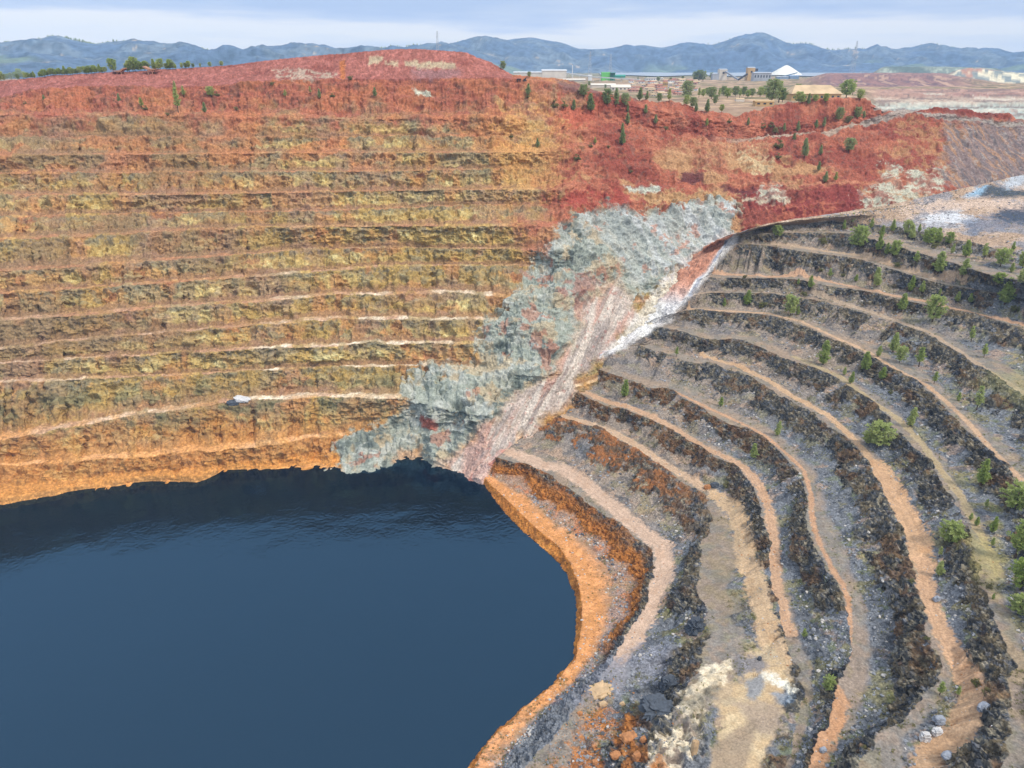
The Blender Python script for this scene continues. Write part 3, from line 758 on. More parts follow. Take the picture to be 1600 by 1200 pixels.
# faces: slate, with rust and brown
fc = np.empty_like(c); fc[:] = K(88, 85, 78)
paint(fc, K(52, 57, 64), sst(.45, .57, n_s))
paint(fc, K(112, 98, 74), sst(.48, .60, n_g) * .75)
paint(fc, K(126, 126, 128), sst(.56, .66, n_s) * .7); paint(fc, K(170, 158, 134), sst(.55, .66, fbm(TP @ SL.T, 1.2, 4, 155, .7, stretch=(1, 1, 5))) * .65)
paint(fc, K(116, 88, 62), sst(.58, .70, fbm(TP, 8, 4, 149)) * .7)
paint(fc, K(26, 28, 32), sst(.54, .64, n_c) * .6)
fB = (TI == 1) | (TI == 0)
brown = sst(.52, .2, TT) * (TI <= 4)
paint(fc, K(116, 84, 56), brown * sst(.40, .58, n_c) * .8)
paint(fc, K(158, 104, 64), brown * (TI <= 2) * sst(.48, .6, n_g) * .8)
c += (fc - c) * (sst(.25, .45, faceM + (n_c - .5) * .25 + (n_f - .5) * .45))[..., None]
# face above the lake: orange below, dark band on top
fb_ = (TI == 1)
orange = fb_ * sst(.86, .66, TQ + (n_c - .5) * .35) * sst(.35, .5, TQ) * sst(.66, .56, TT)
paint(c, K(184, 122, 66), orange * .9)
paint(c, K(144, 90, 46), orange * sst(.48, .6, n_s) * .7)
lk = fb_ * sst(.30, .10, TQ + (n_b - .5) * .2)
paint(c, K(208, 142, 82), lk * .8 * sst(.98, .7, TT + (n_b - .5) * .3))
paint(c, K(226, 160, 110), lk * sst(.5, .62, n_c) * .6)
mid = fb_ * sst(.2, .3, TQ) * (1 - sst(.40, .5, TQ))
paint(c, K(168, 132, 108), mid * .6 * sst(.7, .5, TT))
paint(c, K(198, 124, 78), mid * sst(.55, .64, n_g) * .6)
paint(c, K(122, 126, 132), fb_ * sst(.58, .66, TT) * sst(.16, .30, TQ + (n_b - .5) * .2) * .8)
lk0 = lake.astype(float)
paint(c, K(190, 124, 62), lk0 * .95); paint(c, K(146, 92, 46), lk0 * sst(.46, .58, n_c) * .8); paint(c, K(226, 156, 84), lk0 * sst(.58, .66, n_g) * .6)
# top plateau
tp = top.astype(float)
paint(c, K(172, 146, 122), tp * .9); paint(c, K(138, 138, 142), tp * sst(.5, .6, n_a) * .8); paint(c, K(196, 172, 150), tp * sst(.55, .64, n_b) * .7)
def blob2(poly, colr, m, soft=5, amp=20, tex=None):
    k = sst(-soft * 1.6, soft * 1.6, sdf(SX, SY, poly) + wn * amp * 1.8 + (n_c - .5) * amp * 1.6 + (n_f - .5) * 8) * m
    if tex is not None: k = k * tex
    paint(c, colr, k)
blob2([(1440,336),(1500,328),(1525,342),(1500,352),(1450,348)], K(206, 206, 206), .85, 4, 14)
blob2([(1500,345),(1600,330),(1620,350),(1520,368)], K(112, 118, 130), .8, 4, 14)
blob2([(1210,352),(1300,343),(1305,350),(1215,358)], K(206, 196, 182), .8, 3, 10)
blob2([(1508,309),(1540,290),(1610,299),(1610,307),(1550,311)], K(66, 76, 84), .95, 2, 6)
blob2([(1504,309),(1518,299),(1542,290),(1528,309)], K(150, 178, 196), .8, 2, 5)
blob2([(1552,340),(1572,322),(1640,320),(1640,345),(1570,350)], K(62, 72, 86), .9, 3, 12)
blob2([(1572,292),(1580,274),(1640,255),(1640,292)], K(176, 184, 190), .8, 3, 10)
blob2([(1400,322),(1480,312),(1640,310),(1640,322),(1480,326),(1410,338)], K(196, 172, 152), .9, 4, 10)
# end slope beside the gully: bleached fin above, pink fines below
ec = np.empty_like(c); ec[:] = K(196, 186, 178)
es = fbm(TP @ rot3('y', -35).T, 3, 4, 151, stretch=(1, 1, 7))
paint(ec, K(224, 218, 210), sst(.46, .6, es)); paint(ec, K(152, 150, 156), sst(.54, .64, fbm(TP @ rot3('y', -35).T, 4, 4, 152, stretch=(1, 1, 6))))
pk = sst(440, 400, SY + wn * 60)
paint(ec, K(216, 170, 150), sst(.45, .6, n_b) * sst(.3, .7, EN) * .9)
paint(ec, K(188, 110, 70), sst(.58, .66, n_g) * .8 * sst(.35, .7, EN))
lowend = sst(5.5, 3.5, TI + (n_b - .5) * 2)
paint(ec, K(188, 156, 142), lowend * .9); paint(ec, K(206, 176, 158), lowend * sst(.5, .6, es) * .8); paint(ec, K(184, 118, 100), lowend * sst(.55, .64, n_b) * .7)
c += (ec - c) * (sst(.15, .5, EN + (n_b - .5) * .35))[..., None]
fk = sst(-5, 5, sdf(SX, SY, FIN + []) + wn * 14)
fcol = np.empty_like(c); fcol[:] = K(206, 202, 198)
TFL = TP * np.array([1, .12, 1]) @ rot3('y', -42).T
fs_ = fbm(TFL, 2.6, 5, 153, .6, stretch=(1, 1, 12))
paint(fcol, K(232, 228, 220), sst(.46, .58, fs_)); paint(fcol, K(156, 160, 172), sst(.52, .62, fbm(TFL, 4, 4, 154, stretch=(1, 1, 9))) * .8)
paint(fcol, K(214, 172, 152), sst(.3, .75, EN + (n_b - .5) * .5) * sst(480, 440, SY) * .85)
paint(fcol, K(186, 118, 84), sst(.7, .95, EN + (n_c - .5) * .5) * sst(480, 430, SY) * .7)
c += (fcol - c) * fk[..., None]
for r0, r1, m, d, hw, rgb in TRM:
    col = K(*rgb); col = (col * .68 + col.mean() * .32) * np.array([.97, 1.0, .96], np.float32)
    v = c[r0:r1]
    paint(v, col, m * .94)
    paint(v, col * 1.14, m * sst(.5, .62, n_g[r0:r1]) * .6)
    paint(v, col * np.array([.92, .84, .76], np.float32), m * sst(.56, .66, n_b[r0:r1]) * .5)
    rut = np.exp(-((d - hw * .38) / .4) ** 2)
    paint(v, col * .76, m * rut * .5 * (hw > 1.5))
# pale washed flats at the foot of the haul road
paint(c, K(198, 170, 132), flat * .95)
paint(c, K(208, 186, 150), flat * sst(.46, .62, n_b * .5 + n_g * .5) * .8)
paint(c, K(162, 146, 124), flat * sst(.54, .66, fbm(TP, 8, 4, 156, .5)) * .5)
blob2([(1165,1062),(1192,1054),(1196,1075),(1180,1095),(1166,1088)], K(136, 138, 140), .9, 3, 8)
blob2([(1205,1082),(1240,1078),(1240,1100),(1215,1102)], K(128, 140, 152), .8, 4, 10)
blob2([(1150,1100),(1215,1095),(1228,1140),(1190,1150)], K(160, 142, 124), .8, 6, 14)
blob2([(1192,1052),(1215,1058),(1245,1078),(1238,1084),(1200,1068)], K(232, 226, 208), .9, 3, 10)
blob2([(1140,1030),(1190,1026),(1196,1040),(1186,1052),(1150,1048)], K(128, 124, 124), .9, 3, 10)
wc = K(222, 208, 182)
blob2([(1066,1085),(1098,1062),(1112,1100),(1096,1128),(1110,1160),(1088,1170),(1070,1130)], wc, .8, 3, 22, .2 + .7 * sst(.42, .54, n_g))
blob2([(1100,1050),(1140,1032),(1142,1046),(1110,1076),(1098,1076)], wc, .9, 3, 14)
blob2([(1018,1158),(1046,1130),(1072,1142),(1075,1180),(1040,1190),(1016,1185)], wc, .85, 5, 22, sst(.42, .55, n_c))
blob2([(1112,1160),(1172,1125),(1185,1128),(1165,1200),(1150,1260),(1120,1240)], K(150, 132, 112), .8, 4, 12)
blob2([(850,1200),(940,1120),(1000,1140),(1020,1200),(960,1260),(850,1260)], K(176, 112, 56), .8, 8, 40, sst(.42, .56, n_g))
blob2([(940,1040),(1000,1005),(1050,1010),(1040,1060),(960,1085),(900,1090)], K(132, 132, 138), .8, 6, 20)
blob2([(1105,800),(1150,800),(1160,900),(1170,960),(1110,980),(1100,920)], K(122, 112, 92), .45, 10, 50, .4 + .6 * sst(.40, .58, n_g))
blob2([(1500,840),(1560,840),(1570,920),(1530,900)], K(164, 152, 100), .55, 8, 24)
blob2([(1520,600),(1600,560),(1640,640),(1600,640)], K(150, 146, 96), .35, 8, 24)
sm_ = np.clip(np.maximum(trk, flat), 0, 1)[..., None] * .35
c *= 1 + (1 - sm_) * ((0.62 + .76 * n_f)[..., None] * (.76 + .48 * n_c)[..., None] - 1)
lum = c.mean(-1, keepdims=True); c = np.clip(lum + (c - lum) * 1.06, .004, .9)
MAT_TERR = terrain_mat("terrace_rock", 1.6, .5, .32)
grit = np.clip(talM * .75 + faceM * .35 - pathM * .3 - flat - trk, 0, 1) * (1 - EN * .5)
terr = tag(grid_mesh("terrain", TP2, c, MAT_TERR, True, grit), "dark slate terraces with tan tracks curving above the right shore of the lake", "terraces", kind="structure")
TERRP = TP2

# ================================================================== WATER
m, nt, b = new_mat("pit_water"); L = nt.links
b.inputs['Base Color'].default_value = (0.0, 0.003, 0.011, 1)
b.inputs['Roughness'].default_value = 0.05
b.inputs['IOR'].default_value = 1.72
b.inputs['Specular Tint'].default_value = (0.26, 0.68, 1.0, 1)
geo = N(nt, 'ShaderNodeNewGeometry')
n1 = N(nt, 'ShaderNodeTexNoise'); n1.inputs['Scale'].default_value = 0.45; n1.inputs['Detail'].default_value = 5
n2 = N(nt, 'ShaderNodeTexNoise'); n2.inputs['Scale'].default_value = 0.02; n2.inputs['Detail'].default_value = 3
L.new(geo.outputs['Position'], n1.inputs['Vector']); L.new(geo.outputs['Position'], n2.inputs['Vector'])
mm = N(nt, 'ShaderNodeMath', operation='MULTIPLY'); L.new(n1.outputs['Fac'], mm.inputs[0]); L.new(n2.outputs['Fac'], mm.inputs[1])
bp = N(nt, 'ShaderNodeBump'); bp.inputs['Strength'].default_value = 0.30; bp.inputs['Distance'].default_value = 0.5
L.new(mm.outputs[0], bp.inputs['Height']); b2 = N(nt, 'ShaderNodeBump'); b2.inputs['Strength'].default_value = 0.35; b2.inputs['Distance'].default_value = 2.2
n3 = N(nt, 'ShaderNodeTexNoise'); n3.inputs['Scale'].default_value = 0.022; n3.inputs['Detail'].default_value = 3; L.new(geo.outputs['Position'], n3.inputs['Vector'])
L.new(n3.outputs['Fac'], b2.inputs['Height']); L.new(bp.outputs['Normal'], b2.inputs['Normal']); gl = N(nt, 'ShaderNodeBsdfGlossy'); gl.inputs['Color'].default_value = (.32, .64, .90, 1); gl.inputs['Roughness'].default_value = .05
df = N(nt, 'ShaderNodeBsdfDiffuse'); df.inputs['Color'].default_value = (.0, .003, .010, 1)
fr = N(nt, 'ShaderNodeFresnel'); fr.inputs['IOR'].default_value = 1.72
for q in (gl, df, fr): L.new(b2.outputs['Normal'], q.inputs['Normal'])
ms = N(nt, 'ShaderNodeMixShader'); L.new(fr.outputs[0], ms.inputs[0]); L.new(df.outputs[0], ms.inputs[1]); L.new(gl.outputs[0], ms.inputs[2])
L.new(ms.outputs[0], nt.nodes["Material Output"].inputs['Surface']); nt.nodes.remove(b)
mb = MB(); mb.add([(-600, -80, 0), (260, -80, 0), (260, 480, 0), (-600, 480, 0)], [(0, 1, 2, 3)])
tag(mb.build("water", m), "dark navy pit lake filling the bottom of the quarry", "lake", kind="structure")
# ================================================================== PLAIN BEYOND THE RIM
GX = np.concatenate([np.linspace(-700, 1200, 300), np.linspace(1204, 1660, 330), np.linspace(1668, 2500, 60)])
GY = np.concatenate([np.linspace(655, 1700, 190), np.geomspace(1710, 9800, 130)])
def gz_xy(X, Y):
    """height of the plain at survey bearing X (px) and distance Y"""
    X, Y = np.broadcast_arrays(np.asarray(X, float), np.asarray(Y, float))
    z = 192 + 5 * sst(900, 3000, Y)
    z = z - 9 * sst(840, 720, Y)
    # low rise left of the works
    # far pit on the right
    mx = sst(1335, 1385, X + (Y - 1250) * .05)
    bot = 148.0
    prof = np.interp(Y, [700, 830, 900, 1275, 1283, 1305, 1313, 1345, 1352, 1400, 1410, 1480], [178, 160, bot, bot, 155, 157, 164, 167, 174, 179, 186, 193])
    prof = np.where(Y > 1480, z, prof)
    z = z + (prof - z) * mx
    # waste dumps
    a = sst(1235, 1300, X) * sst(1590, 1450, X) * sst(1620, 1790, Y) * sst(2300, 2200, Y)
    z = z + a * 22
    b = sst(1345, 1385, X) * sst(1600, 1550, X) * sst(2330, 2560, Y) * sst(3100, 2900, Y)
    z = z + b * (37 - 5 * sst(1440, 1590, X))
    d = sst(1478, 1500, X) * sst(1960, 2060, Y) * sst(2300, 2250, Y)
    z = z + d * (12 + 13 * sst(1484, 1530, X) - 4 * sst(1560, 1620, X))
    e = sst(2120, 2160, X) 
    return z
XX, YY = np.meshgrid(GX, GY)
_y0 = np.interp(GX, XC, Ys[-2]) + 12                      # the plain starts behind the rim of the pit
YY = np.where(YY < 1100, _y0[None, :] + (YY - 655) * (1100 - _y0[None, :]) / (1100 - 655), YY)
ZZ = gz_xy(XX, YY)
D_ = YY * CP - (ZZ - H) * SP
GP = np.stack([(XX - 800) / FPX * D_, YY, ZZ], -1)
pit = sst(1340, 1385, XX) * sst(1500, 1470, YY)
g1 = fbm(GP, 60, 4, 201); g2 = fbm(GP, 18, 4, 202); g3 = fbm(GP, 180, 4, 203); g4 = fbm(GP, 9, 3, 204, stretch=(1, 1, 5))
GP[..., 2] += (g1 - .5) * 5 + pit * (g4 - .5) * 6 + (g2 - .5) * 2
far = sst(1600, 2600, YY)
c = np.empty(GP.shape, np.float32); c[:] = K(158, 132, 108)
paint(c, K(112, 108, 76), sst(.46, .58, g1) * .8); paint(c, K(196, 164, 130), sst(.54, .64, g2) * .7)
paint(c, K(120, 120, 92), sst(2600, 3600, YY) * .8); paint(c, K(150, 140, 108), sst(2600, 3600, YY) * sst(.5, .6, g3) * .7)
lt = sst(200, 192, GP[..., 2]); pz = GP[..., 2] + (g2 - .5) * 10
pc = np.empty_like(c); pc[:] = K(176, 140, 122)
paint(pc, K(158, 122, 110), sst(.5, .6, g1)); paint(pc, K(190, 172, 150), sst(185, 176, pz) * .8)
paint(pc, K(176, 182, 168), sst(176, 168, pz) * .9); paint(pc, K(146, 158, 152), sst(170, 160, pz) * sst(.46, .58, g4) * .8)
paint(pc, K(176, 142, 124), sst(.58, .66, g4) * .6)
bnd = fbm(GP, 9, 3, 206, stretch=(14, 14, .35))
paint(pc, K(126, 108, 100), sst(.54, .62, bnd) * .8); paint(pc, K(206, 196, 176), sst(.42, .34, bnd) * .7)
c += (pc - c) * (pit * sst(1000, 1240, YY))[..., None]
paint(c, K(126, 130, 128), pit * sst(1240, 1000, YY))
a = sst(1235, 1300, XX) * sst(1590, 1450, XX) * sst(1600, 1660, YY) * sst(2400, 2300, YY)
st = fbm(GP @ rot3('y', 35).T, 16, 3, 205, stretch=(1, 3, 6))
dc = np.empty_like(c); dc[:] = K(146, 112, 106); paint(dc, K(112, 92, 96), sst(.46, .6, st)); paint(dc, K(180, 146, 126), sst(.58, .68, st))
c += (dc - c) * a[..., None]
b_ = sst(1345, 1385, XX) * sst(2300, 2350, YY) * sst(3200, 3000, YY)
dc[:] = K(124, 134, 124); paint(dc, K(160, 168, 152), sst(.52, .62, st)); paint(dc, K(96, 112, 108), sst(.52, .62, g3))
c += (dc - c) * b_[..., None]
d_ = sst(1478, 1496, XX) * sst(1940, 1970, YY) * sst(2330, 2300, YY)
dc[:] = K(130, 138, 134); paint(dc, K(218, 206, 176), sst(.50, .58, st)); paint(dc, K(176, 130, 110), sst(.60, .68, g1))
c += (dc - c) * d_[..., None]
c *= (.85 + .3 * g2)[..., None]
MAT_GR = terrain_mat("plain_ground", .12, .3, .25)
tag(grid_mesh("ground", GP, c, MAT_GR, True, np.zeros(GP.shape[:2])), "tan plain with a paler second pit and waste dumps beyond the rim", "ground", kind="structure")
GROUNDP = GP

# reservoir
m, nt, b = new_mat("reservoir_water")
b.inputs['Base Color'].default_value = (.27, .30, .32, 1); b.inputs['Roughness'].default_value = .6
mb = MB()
za = 200.5
p = [at_Y(940, 118, 3700), at_Y(1365, 117, 3700), at_Y(1365, 113, 5400), at_Y(940, 114, 5400)]
edge = []
for k in range(26): edge.append((float(at_Y(940 + 430 * k / 25, 118, 3300 + 250 * math.sin(k * .9))[0]), 3300 + 250 * math.sin(k * .9), za))
for k in range(26): edge.append((float(at_Y(1365 - 430 * k / 25, 112, 5600 + 300 * math.sin(k * 1.3))[0]), 5600 + 300 * math.sin(k * 1.3), za))
mb.add(edge, [tuple(range(len(edge)))])
tag(mb.build("lake", m), "pale thin reservoir glinting below the blue hills", "reservoir", kind="structure")

# ================================================================== HILLS
RID = [(-900,84),(-500,70),(-200,75),(0,70),(40,68),(75,60),(92,59),(110,64),(150,73),(165,70),(205,66),(235,70),(270,76),(300,77),(330,81),(350,80),(385,82),(400,80),(425,77),(460,79),(500,77),(540,81),(570,81),(600,76),(640,73),(700,72),(735,65),(760,60),(790,63),(830,58),(870,66),(905,78),(920,77),(950,76),(1005,70),(1035,75),(1075,65),(1115,71),(1150,60),(1190,52),(1230,70),(1260,68),(1290,78),(1305,80),(1330,76),(1350,77),(1370,73),(1395,81),(1420,77),(1455,68),(1490,76),(1515,82),(1540,77),(1575,84),(1600,80),(1700,75),(1900,80),(2200,72),(2700,84)]
HX = np.linspace(-900, 2700, 1300)
ry = pl(HX, RID)
k = np.ones(9) / 9; ryp = np.pad(ry, 4, mode='edge'); ry = np.convolve(ryp, k, 'valid') * .5 + ry * .5
leftn = sst(860, 560, HX)
def Yr(X): return 7600 - 2600 * sst(860, 560, X)
YRID = Yr(HX)
zr = at_Y(HX, ry, YRID)[:, 2]
rows = []
for s in np.concatenate([np.linspace(0, 1, 90), 1 + np.linspace(.02, .5, 14)]):
    Y = YRID - 2400 * (1 - s)
    base = 196.0
    pr = sst(0, 1, s) * .55 + .45 * s if s <= 1 else 1 - (s - 1) * 1.2
    z = base + (zr - base) * pr
    x = (HX - 800) / FPX * (Y * CP - (z - H) * SP)
    rows.append(np.stack([x, Y + 0 * x, z], -1))
HP = np.array(rows)
ss = np.concatenate([np.linspace(0, 1, 90), 1 + np.linspace(.02, .5, 14)])[:, None]
sp = ridged(HP * np.array([1, 1, 0]), 620, 4, 301, .5); s2 = fbm(HP * np.array([1, 1, 0]), 150, 4, 302)
amp = (4 * ss * (1 - ss)).clip(0, 1)
HP[..., 2] += amp * ((sp - .62) * 210 + (s2 - .5) * 40) + (ss < 1.001) * (s2 - .5) * 6
h1 = fbm(HP, 240, 4, 303); h2 = fbm(HP, 40, 4, 304, .65); h3 = fbm(HP, 500, 3, 305)
c = np.empty(HP.shape, np.float32); c[:] = K(88, 110, 132)  # hill colours carry a blue haze tint on top of the scrub
paint(c, K(112, 126, 134), sst(.48, .6, h1) * .8); paint(c, K(62, 84, 98), sst(.46, .62, h2) * .7); paint(c, K(60, 82, 96), sst(.66, .52, sp) * amp * .35)  # last coat: shading painted into the valleys between the spurs
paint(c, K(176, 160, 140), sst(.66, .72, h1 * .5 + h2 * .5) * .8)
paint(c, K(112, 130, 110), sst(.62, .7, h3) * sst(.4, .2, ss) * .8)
MAT_HILL = terrain_mat("hazed_hill_scrub", .02, .3, .3)
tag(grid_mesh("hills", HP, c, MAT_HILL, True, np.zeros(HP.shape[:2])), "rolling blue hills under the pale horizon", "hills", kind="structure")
# ================================================================== FINDING THE GROUND UNDER A SURVEYED POINT
class Finder:
    def __init__(s, grids, cell=3):
        P = np.concatenate([g.reshape(-1, 3) for g, _ in grids])
        s.id = np.concatenate([i.reshape(-1) for _, i in grids])
        px, py, d = proj(P)
        ok = (d > 20) & (px > -250) & (px < 1850) & (py > 40) & (py < 1300)
        s.P = P[ok]; s.px = px[ok]; s.py = py[ok]; s.d = d[ok]; s.id = s.id[ok]; s.cell = cell
        key = (s.py // cell).astype(np.int64) * 10000 + (s.px // cell).astype(np.int64) + 500
        s.o = np.argsort(key, kind='stable'); s.k = key[s.o]
    def __call__(s, x, y):
        best = None
        for rad in (1, 2, 4):
            c = []
            for dy in range(-rad, rad + 1):
                base = int((y // s.cell) + dy) * 10000 + int(x // s.cell) + 500
                a = np.searchsorted(s.k, base - rad); b = np.searchsorted(s.k, base + rad, side='right')
                c.append(s.o[a:b])
            c = np.concatenate(c)
            if len(c) == 0: continue
            r = np.hypot(s.px[c] - x, s.py[c] - y)
            near_ = c[r < max(2.5, r.min() + 1.5)]
            i = near_[np.argmin(s.d[near_])]
            # sharpen: nearest in picture at about that depth
            cc = c[np.abs(s.d[c] - s.d[i]) < 12]
            i = cc[np.argmin(np.hypot(s.px[cc] - x, s.py[cc] - y))]
            return s.P[i].copy(), float(s.d[i]), int(s.id[i])
        return None
IDW = np.full(WALLP.shape[:2], 100); IDT = TI + 0; IDG = np.full(GROUNDP.shape[:2], 200)
find = Finder([(WALLP[:, ::2], IDW[:, ::2]), (TERRP, IDT), (GROUNDP, IDG)])

ORD = "first second third fourth fifth sixth seventh eighth ninth tenth eleventh twelfth thirteenth fourteenth fifteenth sixteenth seventeenth eighteenth nineteenth twentieth".split()
def ordinal(n):
    if n <= 20: return ORD[n - 1]
    return ("twenty-", "thirty-", "forty-")[(n - 1) // 10 - 2] + ORD[(n - 1) % 10] if n % 10 else ("thirtieth", "fortieth", "fiftieth")[n // 10 - 3]

# ================================================================== TREES
def leaf_mat(name, c1, c2):
    m, nt, b = new_mat(name); L = nt.links
    oi = N(nt, 'ShaderNodeObjectInfo'); tc = N(nt, 'ShaderNodeNewGeometry')
    n1 = N(nt, 'ShaderNodeTexNoise'); n1.inputs['Scale'].default_value = .9; n1.inputs['Detail'].default_value = 3
    L.new(tc.outputs['Position'], n1.inputs['Vector'])
    ad = N(nt, 'ShaderNodeMath', operation='ADD'); L.new(oi.outputs['Random'], ad.inputs[0])
    s2 = N(nt, 'ShaderNodeMapRange'); L.new(n1.outputs['Fac'], s2.inputs['Value']); s2.inputs['From Min'].default_value = .3; s2.inputs['From Max'].default_value = .7; s2.inputs['To Min'].default_value = -.5; s2.inputs['To Max'].default_value = .5
    L.new(s2.outputs[0], ad.inputs[1])
    mx = N(nt, 'ShaderNodeMix', data_type='RGBA'); L.new(ad.outputs[0], mx.inputs['Factor'])
    mx.inputs[6].default_value = tuple(K(*c1)) + (1,); mx.inputs[7].default_value = tuple(K(*c2)) + (1,)
    L.new(mx.outputs[2], b.inputs['Base Color']); b.inputs['Roughness'].default_value = .7; b.inputs['Specular IOR Level'].default_value = .2
    tr = N(nt, 'ShaderNodeBsdfTranslucent'); L.new(mx.outputs[2], tr.inputs['Color'])
    ms = N(nt, 'ShaderNodeMixShader'); ms.inputs[0].default_value = .5
    L.new(b.outputs[0], ms.inputs[1]); L.new(tr.outputs[0], ms.inputs[2]); L.new(ms.outputs[0], nt.nodes["Material Output"].inputs['Surface'])
    return m
LEAF = leaf_mat("pine_needles", (166, 184, 96), (200, 208, 138))
LEAFD = leaf_mat("dark_needles", (146, 164, 106), (178, 188, 132))
LEAFP = leaf_mat("dry_shrub", (128, 130, 78), (160, 152, 104))
BARK = plain_mat("pine_bark", (84, 66, 54), .95, .3, 6)

def clumps(cs, rr, nq, size, up=.35):
    """leaf clumps: small quads spread round centres"""
    vs, fs = [], []
    for (cx, cy, cz), r in zip(cs, rr):
        for _ in range(nq):
            d = rng.normal(size=3); d /= np.linalg.norm(d); d *= r * rng.random() ** .4
            p = np.array([cx, cy, cz]) + d * np.array([1, 1, .75])
            a = rng.normal(size=3); a[2] = a[2] * .5 + up; a /= np.linalg.norm(a)
            b = np.cross(a, rng.normal(size=3)); b /= np.linalg.norm(b)
            l = size * (.6 + .8 * rng.random()); w_ = l * (.28 + .3 * rng.random())
            i = len(vs)
            vs += [p - b * w_, p + a * l * .5 - b * w_ * .2, p + a * l, p + b * w_]
            fs.append((i, i + 1, i + 2, i + 3))
    return vs, fs

def pine_proto(kind, leaf):
    """unit-height tree -> (trunk mesh, crown mesh)"""
    tb = MB()
    lean = rng.normal(size=2) * .03
    def axis(t): return np.array([lean[0] * t, lean[1] * t, t]) + np.array([math.sin(t * 5) * .008, math.cos(t * 4) * .008, 0])
    th = {'cone': .95, 'round': .8, 'umbrella': .82, 'sparse': .9, 'shrub': .5}[kind]
    tb.tube([axis(t) for t in np.linspace(-.06, th, 7)], [.026 * (1 - t) + .006 for t in np.linspace(0, 1, 7)], 6)
    cs, rr = [], []
    if kind in ('cone', 'sparse', 'round'):
        nwh = {'cone': 11, 'sparse': 8, 'round': 8}[kind]
        base = {'cone': .10, 'sparse': .26, 'round': .16}[kind]
        R = {'cone': .27, 'sparse': .22, 'round': .36}[kind]
        for k in range(nwh):
            t = base + (1 - base) * (k + .2) / nwh
            u = (t - base) / (1 - base)
            pr = (1 - u) ** .8 * (.55 + .45 * min(1, u * 5)) if kind != 'round' else math.sqrt(max(.02, 1 - (u * 1.7 - .75) ** 2 * .9))
            nb = int(3 + 5 * pr); ph = rng.random() * 6.28
            for j in range(nb):
                a = ph + 6.283 * j / nb + rng.normal() * .25
                L_ = R * pr * (.6 + .6 * rng.random())
                c0 = axis(t)
                tip = c0 + np.array([math.cos(a) * L_, math.sin(a) * L_, L_ * .28 + .01])
                tb.tube([c0, (c0 + tip) / 2 + np.array([0, 0, -.004]), tip], [.007, .005, .003], 4)
                for f in (.5, .8, 1.05):
                    if rng.random() < (.62 if kind == 'sparse' else .9):
                        cs.append(c0 + (tip - c0) * f + rng.normal(size=3) * .012); rr.append(.05 + .03 * rng.random())
        cs.append(axis(.97)); rr.append(.045)
        v, f = clumps(cs, rr, {'cone': 15, 'sparse': 11, 'round': 14}[kind], .062 if kind != 'round' else .07)
    elif kind == 'umbrella':
        for j in range(16):
            a = rng.random() * 6.28; L_ = .36 * math.sqrt(rng.random())
            tip = np.array([math.cos(a) * L_, math.sin(a) * L_, .80 + .14 * (1 - (L_ / .36) ** 2)]) + np.array([lean[0], lean[1], 0]); c0 = axis(.58 + .2 * rng.random())
            tb.tube([c0, c0 * .4 + tip * .6 + np.array([0, 0, .02]), tip], [.011, .007, .004], 4)
            for _ in range(4):
                cs.append(tip + rng.normal(size=3) * np.array([.06, .06, .04])); rr.append(.07)
        v, f = clumps(cs, rr, 20, .075, .6)
    else:
        for j in range(16):
            a = rng.random() * 6.28; L_ = .5 * rng.random() ** .6; h = .15 + .7 * rng.random() * (1 - L_)
            tip = np.array([math.cos(a) * L_, math.sin(a) * L_, h])
            tb.tube([np.array([0, 0, -.05]), tip * .5 + np.array([0, 0, .03]), tip], [.02, .012, .005], 4)
            for _ in range(2):
                cs.append(tip + rng.normal(size=3) * .05); rr.append(.13)
        v, f = clumps(cs, rr, 16, .12, .4)
    cb = MB(); cb.add(v, f)
    return tb.mesh("trunk", BARK), cb.mesh("crown", leaf)
PROTO = {}
for kind, leaf, n in (('cone', LEAF, 4), ('round', LEAF, 3), ('sparse', LEAF, 2), ('shrub', LEAFP, 2), ('umbrella', LEAF, 2)):
    PROTO[kind] = [pine_proto(kind, leaf) for _ in range(n)]
PROTO['dcone'] = [pine_proto('cone', LEAFD) for _ in range(3)]
PROTO['dround'] = [pine_proto('round', LEAFD) for _ in range(3)]

NAME = dict(cone="pine_tree", dcone="pine_tree", round="pine_tree", dround="round_tree", sparse="pine_tree", shrub="shrub", umbrella="stone_pine")
CAT = dict(cone="tree", dcone="tree", round="tree", dround="tree", sparse="tree", shrub="shrub", umbrella="tree")
def plant(kind, P, h, wide=1.0):
    tm, cm = PROTO[kind][random.randrange(len(PROTO[kind]))]
    o = empty(NAME[kind], tuple(P), random.random() * 6.28)
    s = h * (1 + random.uniform(-.12, .10)); ww = wide * random.uniform(.8, 1.12); o.scale = (s * ww, s * ww * random.uniform(.88, 1.1), s)
    link(bpy.data.objects.new("trunk", tm), o); link(bpy.data.objects.new("crown", cm), o)
    return o

